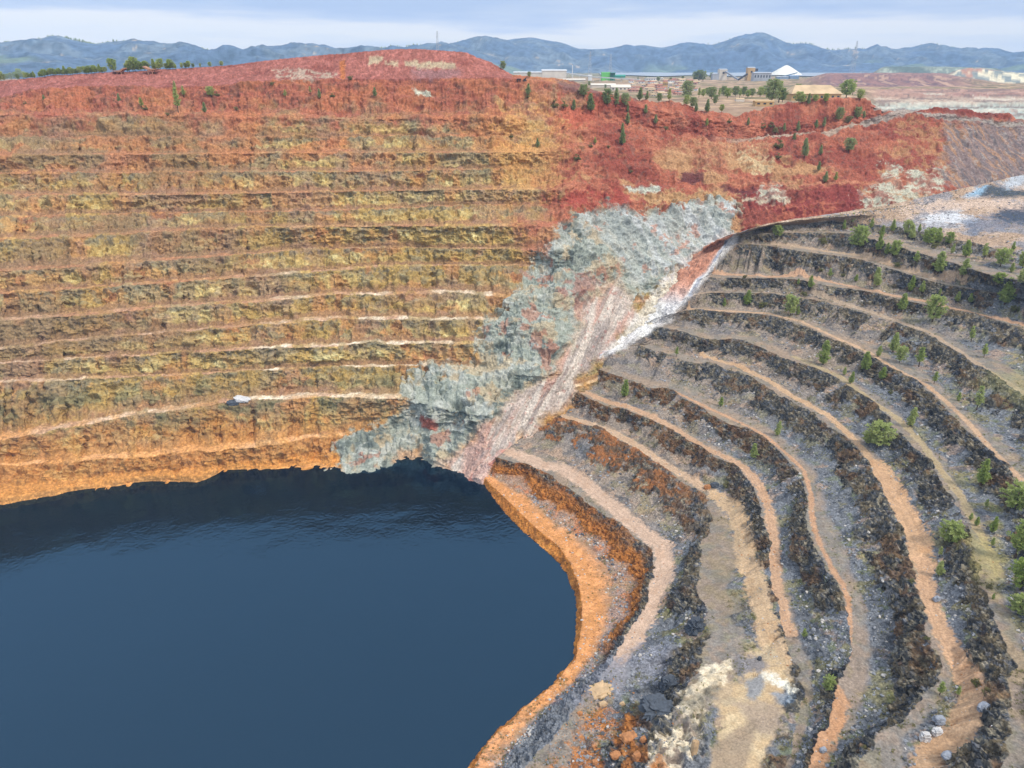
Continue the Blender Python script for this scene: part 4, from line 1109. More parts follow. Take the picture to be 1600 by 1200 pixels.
# (base px, base py, height px, kind)
c_, r_, s_, b_, d_, e_, u_ = 'cone', 'round', 'sparse', 'shrub', 'dcone', 'dround', 'umbrella'
TREES_T = [(1215,371,17,r_),(1319,359,16,c_),(1330,351,16,s_),(1340,388,30,r_),(1287,382,13,b_),(1360,357,14,c_),(1377,370,17,c_),(1394,362,17,c_),(1417,367,22,r_),(1425,373,20,c_),(1436,362,12,c_),(1372,392,22,c_),(1397,402,25,r_),(1385,398,18,c_),(1450,382,22,r_),(1465,380,22,c_),(1482,382,20,r_),(1461,388,11,b_),(1487,396,15,c_),(1509,402,28,c_),(1537,406,27,s_),(1562,417,28,r_),(1582,392,13,c_),(1597,420,25,r_),(1580,425,15,c_),(1430,413,22,s_),(1465,426,29,c_),(1504,432,28,c_),(1560,445,16,r_),(1595,445,22,r_),(1402,417,10,b_),(1370,447,26,c_),(1422,456,23,c_),(1439,457,18,c_),(1570,475,36,c_),(1495,471,18,c_),(1516,472,13,c_),(1467,463,11,s_),(1585,487,13,b_),(1266,450,19,c_),(1296,435,17,s_),(1282,425,9,b_),(1317,432,8,b_),(1337,440,11,c_),(1247,445,9,c_),(1409,485,28,c_),(1457,503,36,r_),(1256,462,9,b_),(1235,493,29,r_),(1246,492,13,c_),(1517,535,25,s_),(1537,558,20,s_),(1286,570,36,c_),(1395,550,31,c_),(1405,566,24,r_),(1372,557,17,c_),(1351,579,29,c_),(1435,573,28,s_),(1319,586,14,c_),(1329,599,21,c_),(1377,592,18,c_),(1459,600,20,s_),(1167,477,22,c_),(1132,479,13,c_),(1192,480,11,b_),(1164,435,8,b_),(1057,557,16,s_),(976,620,31,c_),(1190,362,6,b_),(1126,635,15,c_),(1177,716,26,c_),(1134,761,13,b_),(1214,681,24,c_),(1422,666,34,c_),(1372,698,39,r_),(1355,693,21,r_),(1525,641,36,s_),(1497,626,15,c_),(1532,757,43,c_),(1586,797,40,r_),(1541,791,14,c_),(1485,850,38,r_),(1526,821,17,c_),(1516,812,12,c_),(1550,832,28,c_),(1550,851,14,c_),(1585,872,62,s_),(1594,922,46,r_),(1467,898,25,c_),(1468,869,16,s_),(1392,615,8,b_),(1590,960,34,r_),(1552,936,10,c_),(1547,918,9,b_),(1293,1079,24,r_),(1467,1086,27,s_),(1496,1088,21,s_),(1255,998,19,s_),(1350,1173,12,b_),(1424,911,10,b_),(1524,1070,14,b_),(1540,1085,14,b_),(1448,1000,9,b_)]
TREES_W = [(825,150,17,d_),(824,154,9,b_),(912,152,16,e_),(867,169,13,b_),(880,168,12,b_),(896,173,14,d_),(922,174,25,d_),(948,166,22,e_),(962,165,23,d_),(976,167,20,e_),(980,175,12,d_),(1000,157,17,d_),(1010,157,12,d_),(1029,159,13,e_),(1045,160,17,s_),(1070,152,24,e_),(1072,165,15,r_),(1082,168,16,e_),(1087,175,14,d_),(1104,176,18,d_),(981,193,17,d_),(972,206,14,d_),(972,226,20,d_),(1024,194,12,d_),(1008,178,14,d_),(1040,203,8,b_),(840,231,14,d_),(929,227,11,s_),(922,231,9,b_),(901,251,10,b_),(1104,200,14,s_),(1169,196,10,d_),(1140,193,8,b_),(1192,201,10,b_),(986,270,6,b_),(950,232,7,b_),(1204,199,10,b_),(1211,208,14,b_),(1224,206,13,d_),(1246,206,15,d_),(1275,201,11,d_),(1287,199,13,d_),(1310,190,17,e_),(1325,192,13,b_),(1339,186,15,e_),(1349,185,12,d_),(1241,220,12,d_),(1215,231,14,b_),(1257,246,24,d_),(1281,243,14,d_),(1326,238,19,e_),(1216,248,9,b_),(1279,267,13,d_),(1289,285,17,d_),(1304,286,14,s_),
 (274,143,14,s_),(279,176,31,s_),(289,153,16,s_),(330,151,15,r_),(340,151,10,b_),(187,161,13,d_),(222,168,15,s_),(320,177,16,d_),(70,161,11,d_),(39,162,6,b_),(370,173,8,b_),(426,133,7,b_),(446,153,12,s_),(485,146,10,s_),(500,153,13,d_),(547,125,9,b_),(586,151,14,d_),(520,152,8,b_),(226,172,8,b_),(262,182,7,b_),(800,215,7,b_),(700,205,6,b_)]
TREES_S = [(2,124,13,r_),(12,122,8,r_),(24,121,10,r_),(31,121,13,r_),(40,120,8,r_),(47,120,6,r_),(54,119,9,c_),(62,119,6,r_),(70,118,9,r_),(79,118,9,r_),(86,117,6,r_),(93,117,10,r_),(101,116,12,c_),(110,116,10,r_),(117,115,7,r_),(125,115,9,r_),(132,115,11,r_),(139,114,10,r_),(147,114,10,r_),(156,113,11,c_),(164,113,8,r_),(178,112,16,r_),(203,111,14,r_),(212,110,21,r_),(220,110,12,r_),(226,109,14,r_),(241,109,14,c_),(251,108,14,r_),(259,108,9,r_),(266,107,13,r_),(274,106,6,r_),(284,106,8,r_),(295,105,10,r_),(313,104,6,r_),(328,103,7,r_),(346,102,7,r_),(786,109,11,e_),(7,123,9,e_),(18,122,9,e_),(27,121,8,e_),(36,121,10,r_),(43,120,8,e_),(51,120,7,e_),(66,119,8,e_),(75,118,7,e_),(83,118,9,e_),(89,117,8,r_),(97,117,8,e_),(105,116,9,e_),(114,116,8,e_),(121,115,7,e_),(136,114,8,e_),(143,114,8,e_),(151,113,9,r_),(160,113,8,e_),(199,111,9,e_),(208,110,13,e_),(217,110,14,e_),(231,109,11,e_),(247,108,10,r_),(262,107,8,e_),(270,106,9,e_),(290,105,7,e_),(302,104,6,e_)]
TREES_G = [(1086,125,12,e_),(1093,125,14,e_),(1101,124,13,e_),(1112,122,8,e_),(1068,123,5,e_),(1028,125,6,e_),(1049,126,7,e_),(994,123,5,e_),(972,123,5,e_),(1010,122,4,e_),(827,121,7,e_),(945,137,6,e_),(921,132,6,e_),(1092,151,14,s_),(1100,150,12,r_),(1107,146,10,e_),(1114,152,15,e_),(1122,150,14,s_),(1130,148,12,e_),(1138,152,14,r_),(1146,148,13,e_),(1154,152,14,s_),(1160,148,13,e_),(1168,151,11,r_),(1176,149,12,e_),(1185,150,14,r_),(1192,148,12,e_),(1198,153,13,r_),(1119,162,12,e_),(1128,175,11,r_),(1205,160,29,e_),(1216,159,30,s_),(1222,158,20,e_),(1245,143,11,e_),(1322,150,23,r_),(1332,148,16,s_),(1344,156,15,r_),(1262,164,17,d_),(1247,161,15,r_),(1254,162,12,r_),(1290,160,11,r_),(1183,165,8,r_),(1274,159,10,r_)]
def place_list(lst, where, group, maxd=None):
    out = []
    for x, y, h, k in lst:
        r = find(x, y)
        if r is None: continue
        P, d, i = r
        P[2] -= .15
        out.append([x, y, h, k, P, d, i])
    return out
SHAPE = dict(cone="conical green pine", round="bushy green pine", sparse="thin pale pine", shrub="low olive shrub", dcone="dark conical pine", dround="dense rounded tree", umbrella="flat-topped pine")
def label_rows(rows, where, group):
    rows.sort(key=lambda q: q[0])
    n = {}
    tot = {}
    for q in rows: tot[q[3]] = tot.get(q[3], 0) + 1
    for q in rows:
        k = q[3]; n[k] = n.get(k, 0) + 1
        o = plant(k, q[4], q[2] * q[5] / FPX / (.93 if k != 'umbrella' else 1), 1.0 if k in (r_, b_, e_) else .95)
        lab = SHAPE[k] + " " + where + ("" if tot[k] == 1 else ", " + ordinal(n[k]) + " such from the left")
        tag(o, lab, CAT[k], group)
PT = place_list(TREES_T, "", "")
bench_rows = {}
for q in PT:
    key = q[6] if q[6] < 50 else 60
    bench_rows.setdefault(key, []).append(q)
for key, rows in sorted(bench_rows.items()):
    if key == 60: w_ = "beside the top of the pale slide"
    elif key >= NC - 4: w_ = "on the tan plateau above the terraces"
    else: w_ = "on the %s terrace above the lake" % ordinal(max(1, key))
    label_rows(rows, w_, "pines and shrubs on the slate terraces")
PW = place_list(TREES_W, "", "")
label_rows([q for q in PW if q[0] < 760], "on the red slope under the left rim", "trees and shrubs on the left red slope")
label_rows([q for q in PW if 760 <= q[0] < 1110], "on the red hill behind the grey rock", "trees and shrubs on the red hill")
label_rows([q for q in PW if q[0] >= 1110], "on the red slope below the haul road", "trees and shrubs below the rim road")
label_rows(place_list(TREES_S, "", ""), "on the skyline of the red ridge", "trees along the red skyline")
label_rows(place_list(TREES_G, "", ""), "on the plain behind the pit rim", "trees on the plain beyond the rim")

# far wood on the hill crests: nobody could count it
vs, fs = [], []
for _ in range(520):
    X = random.choice([random.uniform(-40, 170), random.uniform(560, 760), random.uniform(130, 330), random.uniform(1100, 1500)])
    k = int(np.argmin(np.abs(HX - X))); row = random.choice([88, 89, 89, 89, 86, 84])
    p = HP[row, k]
    hgt = random.uniform(9, 21); w_ = hgt * random.uniform(.4, .9); i = len(vs)
    n = 6
    for zz, rr_ in ((-.1, .15), (.35, .5), (.7, .42), (1.0, .08)):
        for j in range(n):
            a = 6.283 * j / n + zz; q = rr_ * random.uniform(.8, 1.2)
            vs.append((p[0] + math.cos(a) * q * w_, p[1] + math.sin(a) * q * w_, p[2] + zz * hgt))
    for l in range(3):
        for j in range(n): fs.append((i + l * n + j, i + l * n + (j + 1) % n, i + (l + 1) * n + (j + 1) % n, i + (l + 1) * n + j))
mb = MB(); mb.add(vs, fs)
tag(mb.build("forest", LEAFD), "far trees thinly dotted along the blue hill crests", "forest", kind="stuff")

# ================================================================== LOOSE STONE AND DRY TUFTS (stuff)
ico_v = np.array([(0,0,1),(.894,0,.447),(.276,.851,.447),(-.724,.526,.447),(-.724,-.526,.447),(.276,-.851,.447),(.724,.526,-.447),(-.276,.851,-.447),(-.894,0,-.447),(-.276,-.851,-.447),(.724,-.526,-.447),(0,0,-1)])
ico_f = [(0,1,2),(0,2,3),(0,3,4),(0,4,5),(0,5,1),(1,6,2),(2,7,3),(3,8,4),(4,9,5),(5,10,1),(6,7,2),(7,8,3),(8,9,4),(9,10,5),(10,6,1),(11,7,6),(11,8,7),(11,9,8),(11,10,9),(11,6,10)]
def stone_verts(p, s, flatz=.6):
    v = ico_v * (1 + rng.uniform(-.28, .28, (12, 1))) * np.array([1, rng.uniform(.55, 1), flatz * rng.uniform(.6, 1.1)]) * s
    a = rng.random() * 6.28; R_ = rot3('z', math.degrees(a)) @ rot3('x', rng.uniform(-25, 25))
    return v @ R_.T + p
def scatter(name, mask, n, smin, smax, mats, label, cat, w=None):
    idx = np.flatnonzero(mask.reshape(-1) & (rng.random(mask.size) < .5))
    idx = rng.choice(idx, min(n, len(idx)), replace=False)
    P = TERRP.reshape(-1, 3)[idx]
    V, F_, MI = [], [], []
    for k, p in enumerate(P):
        s = smin + (smax - smin) * rng.random() ** 4
        V.append(stone_verts(p, s)); F_ += [tuple(i + 12 * k for i in f) for f in ico_f]; MI += [int(rng.integers(len(mats)))] * 20
    me = bpy.data.meshes.new(name); me.from_pydata(np.concatenate(V).tolist(), [], F_)
    for m in mats: me.materials.append(m)
    me.polygons.foreach_set("material_index", MI); me.update()
    return tag(link(bpy.data.objects.new(name, me)), label, cat, kind="stuff")
ST1 = plain_mat("grey_slate", (140, 141, 144), .9, .35, 1.5)
ST2 = plain_mat("dark_slate", (80, 82, 86), .9, .35, 1.5)
ST3 = plain_mat("pale_stone", (190, 182, 172), .9, .25, 1.5)
ST4 = plain_mat("rust_stone", (176, 122, 76), .9, .3, 1.5)
vis = (SX > -20) & (SX < 1640) & (SY < 1240) & (EN < .05)
scatter("rubble", vis & (trk < .1) & (talM > .6) & (TT > .12) & (flat < .1) & (TI != 3), 9000, .25, 1.1, [ST1, ST1, ST2, ST3, ST1, ST2], "loose grey slate rubble strewn over the terrace slopes", "rubble")
scatter("rubble", vis & (rubz > .3) & (faceM < .5), 1300, .18, .6, [ST4, ST1, ST1, ST2], "mixed orange and grey rubble above the near shore", "rubble")
scatter("rubble", vis & (TI == 1) & (TQ < .42), 1500, .2, .8, [ST4, ST4, ST3], "small orange stones scattered along the lakeside ledge", "rubble")
scatter("rubble", vis & (trk > .5) & (TT > .1), 1100, .15, .55, [ST3, ST4, ST1], "small loose stones lying on the dirt tracks", "rubble")
# dry tufts
idx = np.flatnonzero((vis & (talM + pathM > .6) & (TT > .1) & (flat < .2) & (trk < .2) & (fbm(TP, 11, 3, 400) > .54)).reshape(-1))
idx = rng.choice(idx, 3600, replace=False); PP = TERRP.reshape(-1, 3)[idx]
v, f = clumps(PP + np.array([0, 0, .12]), .35 + .4 * rng.random(len(PP)), 7, .5, 1.2)
mb = MB(); mb.add(v, f)
tag(mb.build("grass", LEAFP), "dry olive tufts growing on the terrace slopes", "grass", kind="stuff")
# ================================================================== WORKS, TOWN AND OTHER BUILT THINGS BEYOND THE RIM
_YG = np.concatenate([np.linspace(690, 2000, 500), np.linspace(2005, 5200, 500)])
def ground_at(px, py):
    z = gz_xy(np.full_like(_YG, px), _YG)
    d = _YG * CP - (z - H) * SP
    yy = 600 - FPX * (_YG * SP + (z - H) * CP) / d
    k = int(np.argmax(yy <= py)) if (yy <= py).any() else len(_YG) - 1
    return np.array([(px - 800) / FPX * d[k], _YG[k], z[k] - .6]), d[k] / FPX     # point, metres per pixel

PALE = plain_mat("pale_render", (222, 212, 194), .9, .12, .05); WHITE = plain_mat("white_render", (226, 226, 222), .9, .1, .05)
TANR = plain_mat("tan_sheet", (206, 176, 136), .8, .2, .08); GREYR = plain_mat("grey_sheet", (172, 176, 180), .6, .15, .08)
TILE = plain_mat("clay_tile", (168, 112, 92), .9, .25, .3); OCHRE = plain_mat("ochre_render", (204, 168, 116), .9, .15, .1)
GRN1 = plain_mat("light_green_sheet", (112, 206, 96), .6, .1, .05); GRN2 = plain_mat("dark_green_sheet", (20, 122, 92), .6, .1, .05); TEAL = plain_mat("teal_sheet", (28, 148, 120), .6, .1, .05)
STEEL = plain_mat("weathered_steel", (150, 156, 164), .6, .2, .3); DARK = plain_mat("dark_steel", (52, 54, 60), .6, .2, .5); GLASS = plain_mat("window_dark", (58, 64, 72), .3, .1, 1)
PILE = plain_mat("white_ore", (236, 230, 212), .95, .06, .08); BLUEG = plain_mat("blue_grey_sheet", (128, 152, 176), .6, .15, .2)
WOOD = plain_mat("rust_timber", (176, 128, 100), .9, .25, 1.0); PINK = plain_mat("pink_render", (206, 164, 148), .9, .12, .1)
LAT = plain_mat("galvanised_lattice", (176, 180, 186), .5, .1, 1.0)

def box_part(name, mat, parent, x0, x1, y0, y1, z0, z1):
    mb = MB(); mb.box(x0, x1, y0, y1, z0, z1); return mb.build(name, mat, parent)
def roof_part(mat, parent, w, d, z, rise, hip=0.0, over=.6, name="roof"):
    mb = MB(); a, b = w / 2 + over, d / 2 + over
    mb.add([(-a, -b, z), (a, -b, z), (a, b, z), (-a, b, z), (-a + hip, 0, z + rise), (a - hip, 0, z + rise)],
           [(0, 1, 5, 4), (2, 3, 4, 5), (1, 2, 5), (3, 0, 4), (3, 2, 1, 0)])
    return mb.build(name, mat, parent)
def hall(name, label, cat, px0, px1, pyb, pyt, wm, rm, depth=.6, pitch=.18, hip=0, windows=0, group=None, roofshare=.2, rz=0.0):
    """a building filling px0..px1 and pyt..pyb in the survey"""
    P, s = ground_at((px0 + px1) / 2, pyb)
    w = (px1 - px0) * s; h = (pyb - pyt) * s; d = w * depth
    o = tag(empty(name, (P[0], P[1] + d / 2, P[2]), rz), label, cat, group)
    hw = h * (1 - roofshare)
    box_part("wall", wm, o, -w / 2, w / 2, -d / 2, d / 2, -4, hw)
    roof_part(rm, o, w, d, hw + .02, h * roofshare, hip * w, .02 * w)
    for k in range(windows):
        x = -w / 2 + w * (k + .5) / windows
        box_part("window", GLASS, o, x - w / windows * .22, x + w / windows * .22, -d / 2 - .15, -d / 2 + .2, hw * .45, hw * .75)
    return o
hall("warehouse", "long low white warehouse left of the taller white hall", "warehouse", 803, 848, 121.5, 112.5, PALE, WHITE, .5, roofshare=.12)
hall("factory_hall", "tall white factory hall on the skyline right of the red ridge", "factory", 847, 885, 122, 109.5, PALE, WHITE, .6, roofshare=.12)
hall("warehouse", "low cream warehouse in front of the tall white hall", "warehouse", 862, 914, 128, 123, PALE, PALE, .4, roofshare=.3)
o = hall("green_plant", "bright green plant building with a dark green flank", "factory", 940, 953, 126, 113.5, GRN1, GRN1, .9, roofshare=.05)
P, s = ground_at(957, 126)
o = tag(empty("green_plant", tuple(P + np.array([0, 3, 0]))), "dark green plant block joined to the bright green building", "factory")
box_part("wall", GRN2, o, -4 * s, 4 * s, 0, 16 * s, -3, 11.3 * s); roof_part(GRN2, o, 8 * s, 16 * s, 11.32 * s, .8 * s, 0, .2)
hall("shed", "long teal shed right of the green plant building", "shed", 961, 977, 122, 117, TEAL, TEAL, .4, roofshare=.3)
hall("warehouse", "wide cream hall above the trees right of the red hill", "warehouse", 924, 962, 137, 130.5, PALE, PALE, .4, roofshare=.35)
hall("warehouse", "cream gabled hall with a pale roof beside the town", "warehouse", 955, 985, 142, 132.5, PALE, PALE, .5, roofshare=.4, windows=5)
hall("apartment_block", "tan apartment tower rising over the small town", "apartment block", 1036, 1043, 137, 127, OCHRE, TILE, .9, roofshare=.1, windows=3)
hall("apartment_block", "pale apartment tower beside the tan one in the town", "apartment block", 1044, 1050, 138, 128.5, PALE, PALE, .9, roofshare=.1, windows=3)
hall("office_building", "white flat office with windows at the town edge", "office building", 1009, 1036, 126, 121.5, WHITE, PALE, .5, roofshare=.15, windows=7)
o = hall("hip_roof_hall", "big tan hip-roofed hall on the red knoll above the haul road", "hall", 1236, 1313, 158, 134.5, OCHRE, TANR, .55, hip=.16, windows=9, roofshare=.52)
P, s = ground_at(1240, 157)
hall("annex", "low pale annex with dark windows left of the hip-roofed hall", "annex", 1229, 1250, 156, 147, WHITE, PALE, .6, windows=4, roofshare=.3)
hall("ochre_house", "low ochre building half hidden at the edge of the red cliff", "house", 1180, 1209, 166, 157, OCHRE, OCHRE, .5, roofshare=.15, windows=3)
hall("shed", "small white shed among the trees on the plain", "shed", 1150, 1163, 158, 153, PALE, TANR, .6, roofshare=.3)
hall("shed", "pale shed with a tan roof behind the dark trees", "shed", 1163, 1196, 146, 142, PALE, TANR, .3, roofshare=.3)

# town: one house, copied
P, s = ground_at(1000, 140)
def make_house(wm, rm):
    o = empty("house", (0, 0, 0))
    box_part("wall", wm, o, -.5, .5, -.35, .35, -.2, .55); roof_part(rm, o, 1, .7, .552, .22, 0, .05)
    box_part("window", GLASS, o, -.3, -.12, -.36, -.33, .2, .38); box_part("window", GLASS, o, .12, .3, -.36, -.33, .2, .38)
    return o
def copy_thing(o, loc, rz, sc):
    c = o.copy(); COL.objects.link(c); c.location = loc; c.rotation_euler = (0, 0, rz); c.scale = sc
    for ch in o.children:
        d = ch.copy(); COL.objects.link(d); d.parent = c
    return c
HT = {"white house with a clay roof": make_house(WHITE, TILE), "pink house with a clay roof": make_house(PINK, TILE), "cream house with a pale roof": make_house(PALE, TANR)}
spots = []
for k in range(78):
    spots.append((random.uniform(984, 1088), random.uniform(125.5, 150)))
spots = [q for q in spots if not (q[0] > 1060 and q[1] > 145)]
spots.sort(key=lambda q: q[1])
used = {k: 0 for k in HT}
for x, y in spots:
    key = random.choice(list(HT)); src = HT[key]
    P, s = ground_at(x, y)
    w_ = random.uniform(6, 13) * s; hh = random.uniform(3.2, 5.2) * s
    if used[key] == 0: o = src; o.location = tuple(P); o.scale = (w_, w_, hh * 1.2); o.rotation_euler = (0, 0, random.uniform(-.5, .5))
    else: o = copy_thing(src, tuple(P), random.uniform(-.5, .5), (w_, w_, hh * 1.2))
    used[key] += 1
    tag(o, "small " + key + " in the far town", "house", key + "s of the far town".replace("s of", "s of"))
    o["group"] = key.replace("house", "houses") + " in the far town"

def beam(name, a, b, w, h, mat, parent=None, legs=0):
    """a box girder from a to b (world points)"""
    a = Vector(a); b = Vector(b); d = b - a; L_ = d.length
    o = parent
    mb = MB(); mb.box(0, L_, -w / 2, w / 2, -h / 2, h / 2)
    me = mb.mesh(name, mat); ob = bpy.data.objects.new(name, me); link(ob, parent)
    ob.location = a - (parent.location if parent else Vector()); ob.rotation_euler = d.to_track_quat('X', 'Z').to_euler()
    return ob
def conveyor(label, x0, y0, x1, y1, base0, base1, th=1.6, n=4, mat=STEEL):
    Pa, s = ground_at(x0, base0); Pb, sb = ground_at(x1, base1)
    o = tag(empty("conveyor", tuple(Pa)), label, "conveyor")
    A = at_Y(x0, y0, Pa[1]); B = at_Y(x1, y1, Pb[1])
    beam("gallery", A, B, th * s, th * s, mat, o)
    for k in range(n):
        t = (k + .5) / n; q = A + (B - A) * t; g = Pa + (Pb - Pa) * t
        mb = MB(); mb.tube([(q[0], q[1], g[2] - 1), (q[0], q[1], q[2])], .25 * s, 5)
        l = mb.build("leg", mat, o); l.location = -Vector(Pa)
    return o
conveyor("long pale conveyor gallery running right from the white hall", 884, 114, 922, 119.5, 121, 127, 1.3, 4, WHITE)
conveyor("level conveyor gallery crossing in front of the green plant", 922, 120, 1000, 124.5, 127, 129, 1.5, 7, WHITE)
hall("transfer_tower", "small pale transfer tower between two conveyor galleries", "tower", 919, 925, 126, 117.5, WHITE, WHITE, 1, roofshare=.08)
def chimney(px, pyb, pyt, label, mat, r=.9):
    P, s = ground_at(px, pyb); mb = MB(); h = (pyb - pyt) * s
    mb.tube([(0, 0, -2), (0, 0, h)], [r * s, r * s * .7], 10)
    o = tag(empty("chimney", tuple(P)), label, "chimney"); mb.build("stack", mat, o)
    m2 = MB(); m2.tube([(0, 0, h + .02), (0, 0, h + .9 * s)], [r * s * .9, r * s * .9], 10); m2.build("rim", DARK, o)
chimney(894, 122, 102.5, "thin pale chimney between the white hall and the conveyor", WHITE, .7)
# crushing plant
def tower(px0, px1, pyb, pyt, label, mat, headbox=None):
    P, s = ground_at((px0 + px1) / 2, pyb); w = (px1 - px0) * s; h = (pyb - pyt) * s
    o = tag(empty("crusher_tower", tuple(P + np.array([0, w / 2, 0]))), label, "tower")
    box_part("wall", mat, o, -w / 2, w / 2, -w / 2, w / 2, -3, h * .93); roof_part(GREYR, o, w, w, h * .93 + .02, h * .07, 0, .3)
    box_part("window", DARK, o, -w * .1, w * .15, -w / 2 - .2, -w / 2 + .1, h * .55, h * .72)
    if headbox: box_part("head_box", DARK, o, w * .55, w * .55 + headbox * s, -w * .3, w * .3, h * .68, h * .88)
    return o
tower(1123, 1135, 125, 108.5, "square grey crusher tower at the left of the plant", PALE)
tower(1167, 1178, 126, 106, "taller tan crusher tower with a black head box", OCHRE, 4.5)
hall("plant_building", "low ribbed grey building left of the crusher tower", "plant building", 1113, 1124, 125, 115, GREYR, GREYR, .9, roofshare=.1)
hall("plant_building", "long grey silo building right of the tan crusher tower", "plant building", 1177, 1204, 127, 113.5, GREYR, GREYR, .5, roofshare=.1, windows=6)
conveyor("pale conveyor sloping down right from the grey crusher tower", 1134, 112, 1153, 124, 125, 126, 2.2, 2)
conveyor("dark conveyor climbing to the tan crusher tower", 1153, 125, 1168, 115.5, 126, 126, 2.4, 2, DARK)
# white stockpile
P, s = ground_at(1235, 118.5); mb = MB(); n = 40; R_ = 29 * s; hh = 15.5 * s
rings = [(1.0, -.02), (.80, .21), (.55, .49), (.3, .76), (.1, .955), (.02, 1.0)]
for k, (r, z) in enumerate(rings):
    for j in range(n):
        a = 6.283 * j / n; q = r * R_ * (1 + .03 * math.sin(5 * a + k))
        mb.v.append((math.cos(a) * q, math.sin(a) * q * .8, z * hh))
for k in range(len(rings) - 1):
    for j in range(n): mb.f.append((k * n + j, k * n + (j + 1) % n, (k + 1) * n + (j + 1) % n, (k + 1) * n + j)); mb.m.append(0)
mb.f.append(tuple(range((len(rings) - 1) * n, len(rings) * n))); mb.m.append(0)
o = mb.build("stockpile", PILE, None, True); o.location = tuple(P + np.array([0, R_ * .8, 0]))
tag(o, "white conical stockpile standing on the plain under the blue hills", "stockpile")
conveyor("blue-grey stacker conveyor in front of the white stockpile", 1218, 121, 1246, 113.5, 123, 123, 1.6, 3, BLUEG)
hall("shed", "low blue-grey shed below the white stockpile", "shed", 1214, 1232, 124, 119.5, BLUEG, GREYR, .5, roofshare=.2)
hall("shed", "blue-grey machine house under the stacker conveyor", "shed", 1234, 1248, 124, 118, BLUEG, BLUEG, .6, roofshare=.2)

# pylons
def pylon(px, py_b, py_t, Y, label, arm=5.0, mat=LAT, thick=.45):
    B = at_Y(px, py_b, Y); T_ = at_Y(px, py_t, Y); s = depth_of(B) / FPX; h = T_[2] - B[2]
    o = tag(empty("power_pylon", tuple(B)), label, "pylon")
    w = h * .07; mb = MB()
    for sx in (-1, 1):
        for sy in (-1, 1):
            mb.tube([(sx * w, sy * w, -1), (sx * w * .2, sy * w * .2, h)], thick * s * .35, 4)
    for k in range(8):
        z0, z1 = h * k / 8, h * (k + 1) / 8; a0, a1 = w * (1 - .8 * k / 8), w * (1 - .8 * (k + 1) / 8)
        for sy in (-1, 1):
            mb.tube([(-a0, sy * a0, z0), (a1, sy * a1, z1)], thick * s * .2, 3); mb.tube([(a0, sy * a0, z0), (-a1, sy * a1, z1)], thick * s * .2, 3)
    mb.build("lattice", mat, o)
    for f in (.72, .84):
        m2 = MB(); m2.tube([(-arm * s, 0, h * f), (0, 0, h * f + .5 * s), (arm * s, 0, h * f)], thick * s * .3, 4); m2.build("cross_arm", mat, o)
pylon(684, 79, 48, 950, "grey lattice pylon rising behind the top of the red ridge", 4.5)
pylon(1331, 114, 64, 2600, "tall pale pylon in front of the blue hills at right", 3.0)
pylon(921, 120, 80, 3000, "faint pylon left of the green plant", 3.0); pylon(953, 118, 84, 3000, "faint pylon above the green plant", 3.0)

# two tilted slab shelters on the ridge
for x0, x1, yb, yt, lab, flip in ((176, 199, 114, 105, "weathered slab-roofed shelter between pines on the red ridge", 1), (227, 251, 112, 102, "split-roofed shelter right of the tall pine on the red ridge", -1)):
    r = find((x0 + x1) / 2, yb + 2); P, dd, _ = r; s = dd / FPX; w = (x1 - x0) * s; h = (yb - yt) * s
    o = tag(empty("slab_shelter", tuple(P)), lab, "shelter")
    mb = MB(); t = h * .28
    a, b = (-w / 2, w / 2)
    pr = [(a, h * .55), (a + w * .62, h * .62), (b - w * .08, h * .98), (b, h * .9), (b - w * .3, h * .42), (a + w * .5, h * .34)]
    if flip < 0: pr = [(-x, z) for x, z in pr][::-1]
    n = len(pr); D = w * .45
    mb.add([(x, -D / 2, z) for x, z in pr] + [(x, D / 2, z) for x, z in pr], [tuple(range(n)), tuple(range(2 * n - 1, n - 1, -1))] + [(k, k + n, (k + 1) % n + n, (k + 1) % n) for k in range(n)])
    mb.build("roof", WOOD, o)
    for x in (-w * .08, w * .2):
        for y in (-D * .35, D * .35):
            m2 = MB(); m2.box(x * flip - .3, x * flip + .3, y - .3, y + .3, -1.5, h * .5); m2.build("post", WOOD, o)

# two idle machines on the red ridge
r = find(811, 127); P, dd, _ = r; s = dd / FPX
o = tag(empty("ore_wagon", tuple(P)), "small dark flat wagon parked on the red ridge", "wagon")
box_part("deck", DARK, o, -3.4 * s, 3.4 * s, -1.4 * s, 1.4 * s, 3.0 * s, 4.4 * s)
for x in (-2.3, 2.0):
    box_part("leg", DARK, o, (x - .6) * s, (x + .6) * s, -1.0 * s, 1.0 * s, -.5, 2.98 * s)
r = find(820, 126); P, dd, _ = r
o = tag(empty("excavator", tuple(P)), "dark excavator with raised arm right of the flat wagon", "excavator")
box_part("track", DARK, o, -2.6 * s, 2.6 * s, -1.6 * s, -.6 * s, -.3, 1.4 * s); box_part("track", DARK, o, -2.6 * s, 2.6 * s, .6 * s, 1.6 * s, -.3, 1.4 * s)
box_part("body", DARK, o, -2.2 * s, 1.4 * s, -1.5 * s, 1.5 * s, 1.42 * s, 3.3 * s); box_part("cab", DARK, o, .2 * s, 1.5 * s, -1.4 * s, -.2 * s, 3.32 * s, 4.8 * s)
mb = MB(); mb.tube([(1.2 * s, 0, 2.8 * s), (3.2 * s, 0, 6.4 * s), (4.2 * s, 0, 6.0 * s)], .4 * s, 6); mb.build("arm", DARK, o)
mb = MB(); mb.tube([(4.2 * s, 0, 5.9 * s), (4.7 * s, 0, 3.6 * s)], .35 * s, 6); mb.build("stick", DARK, o)

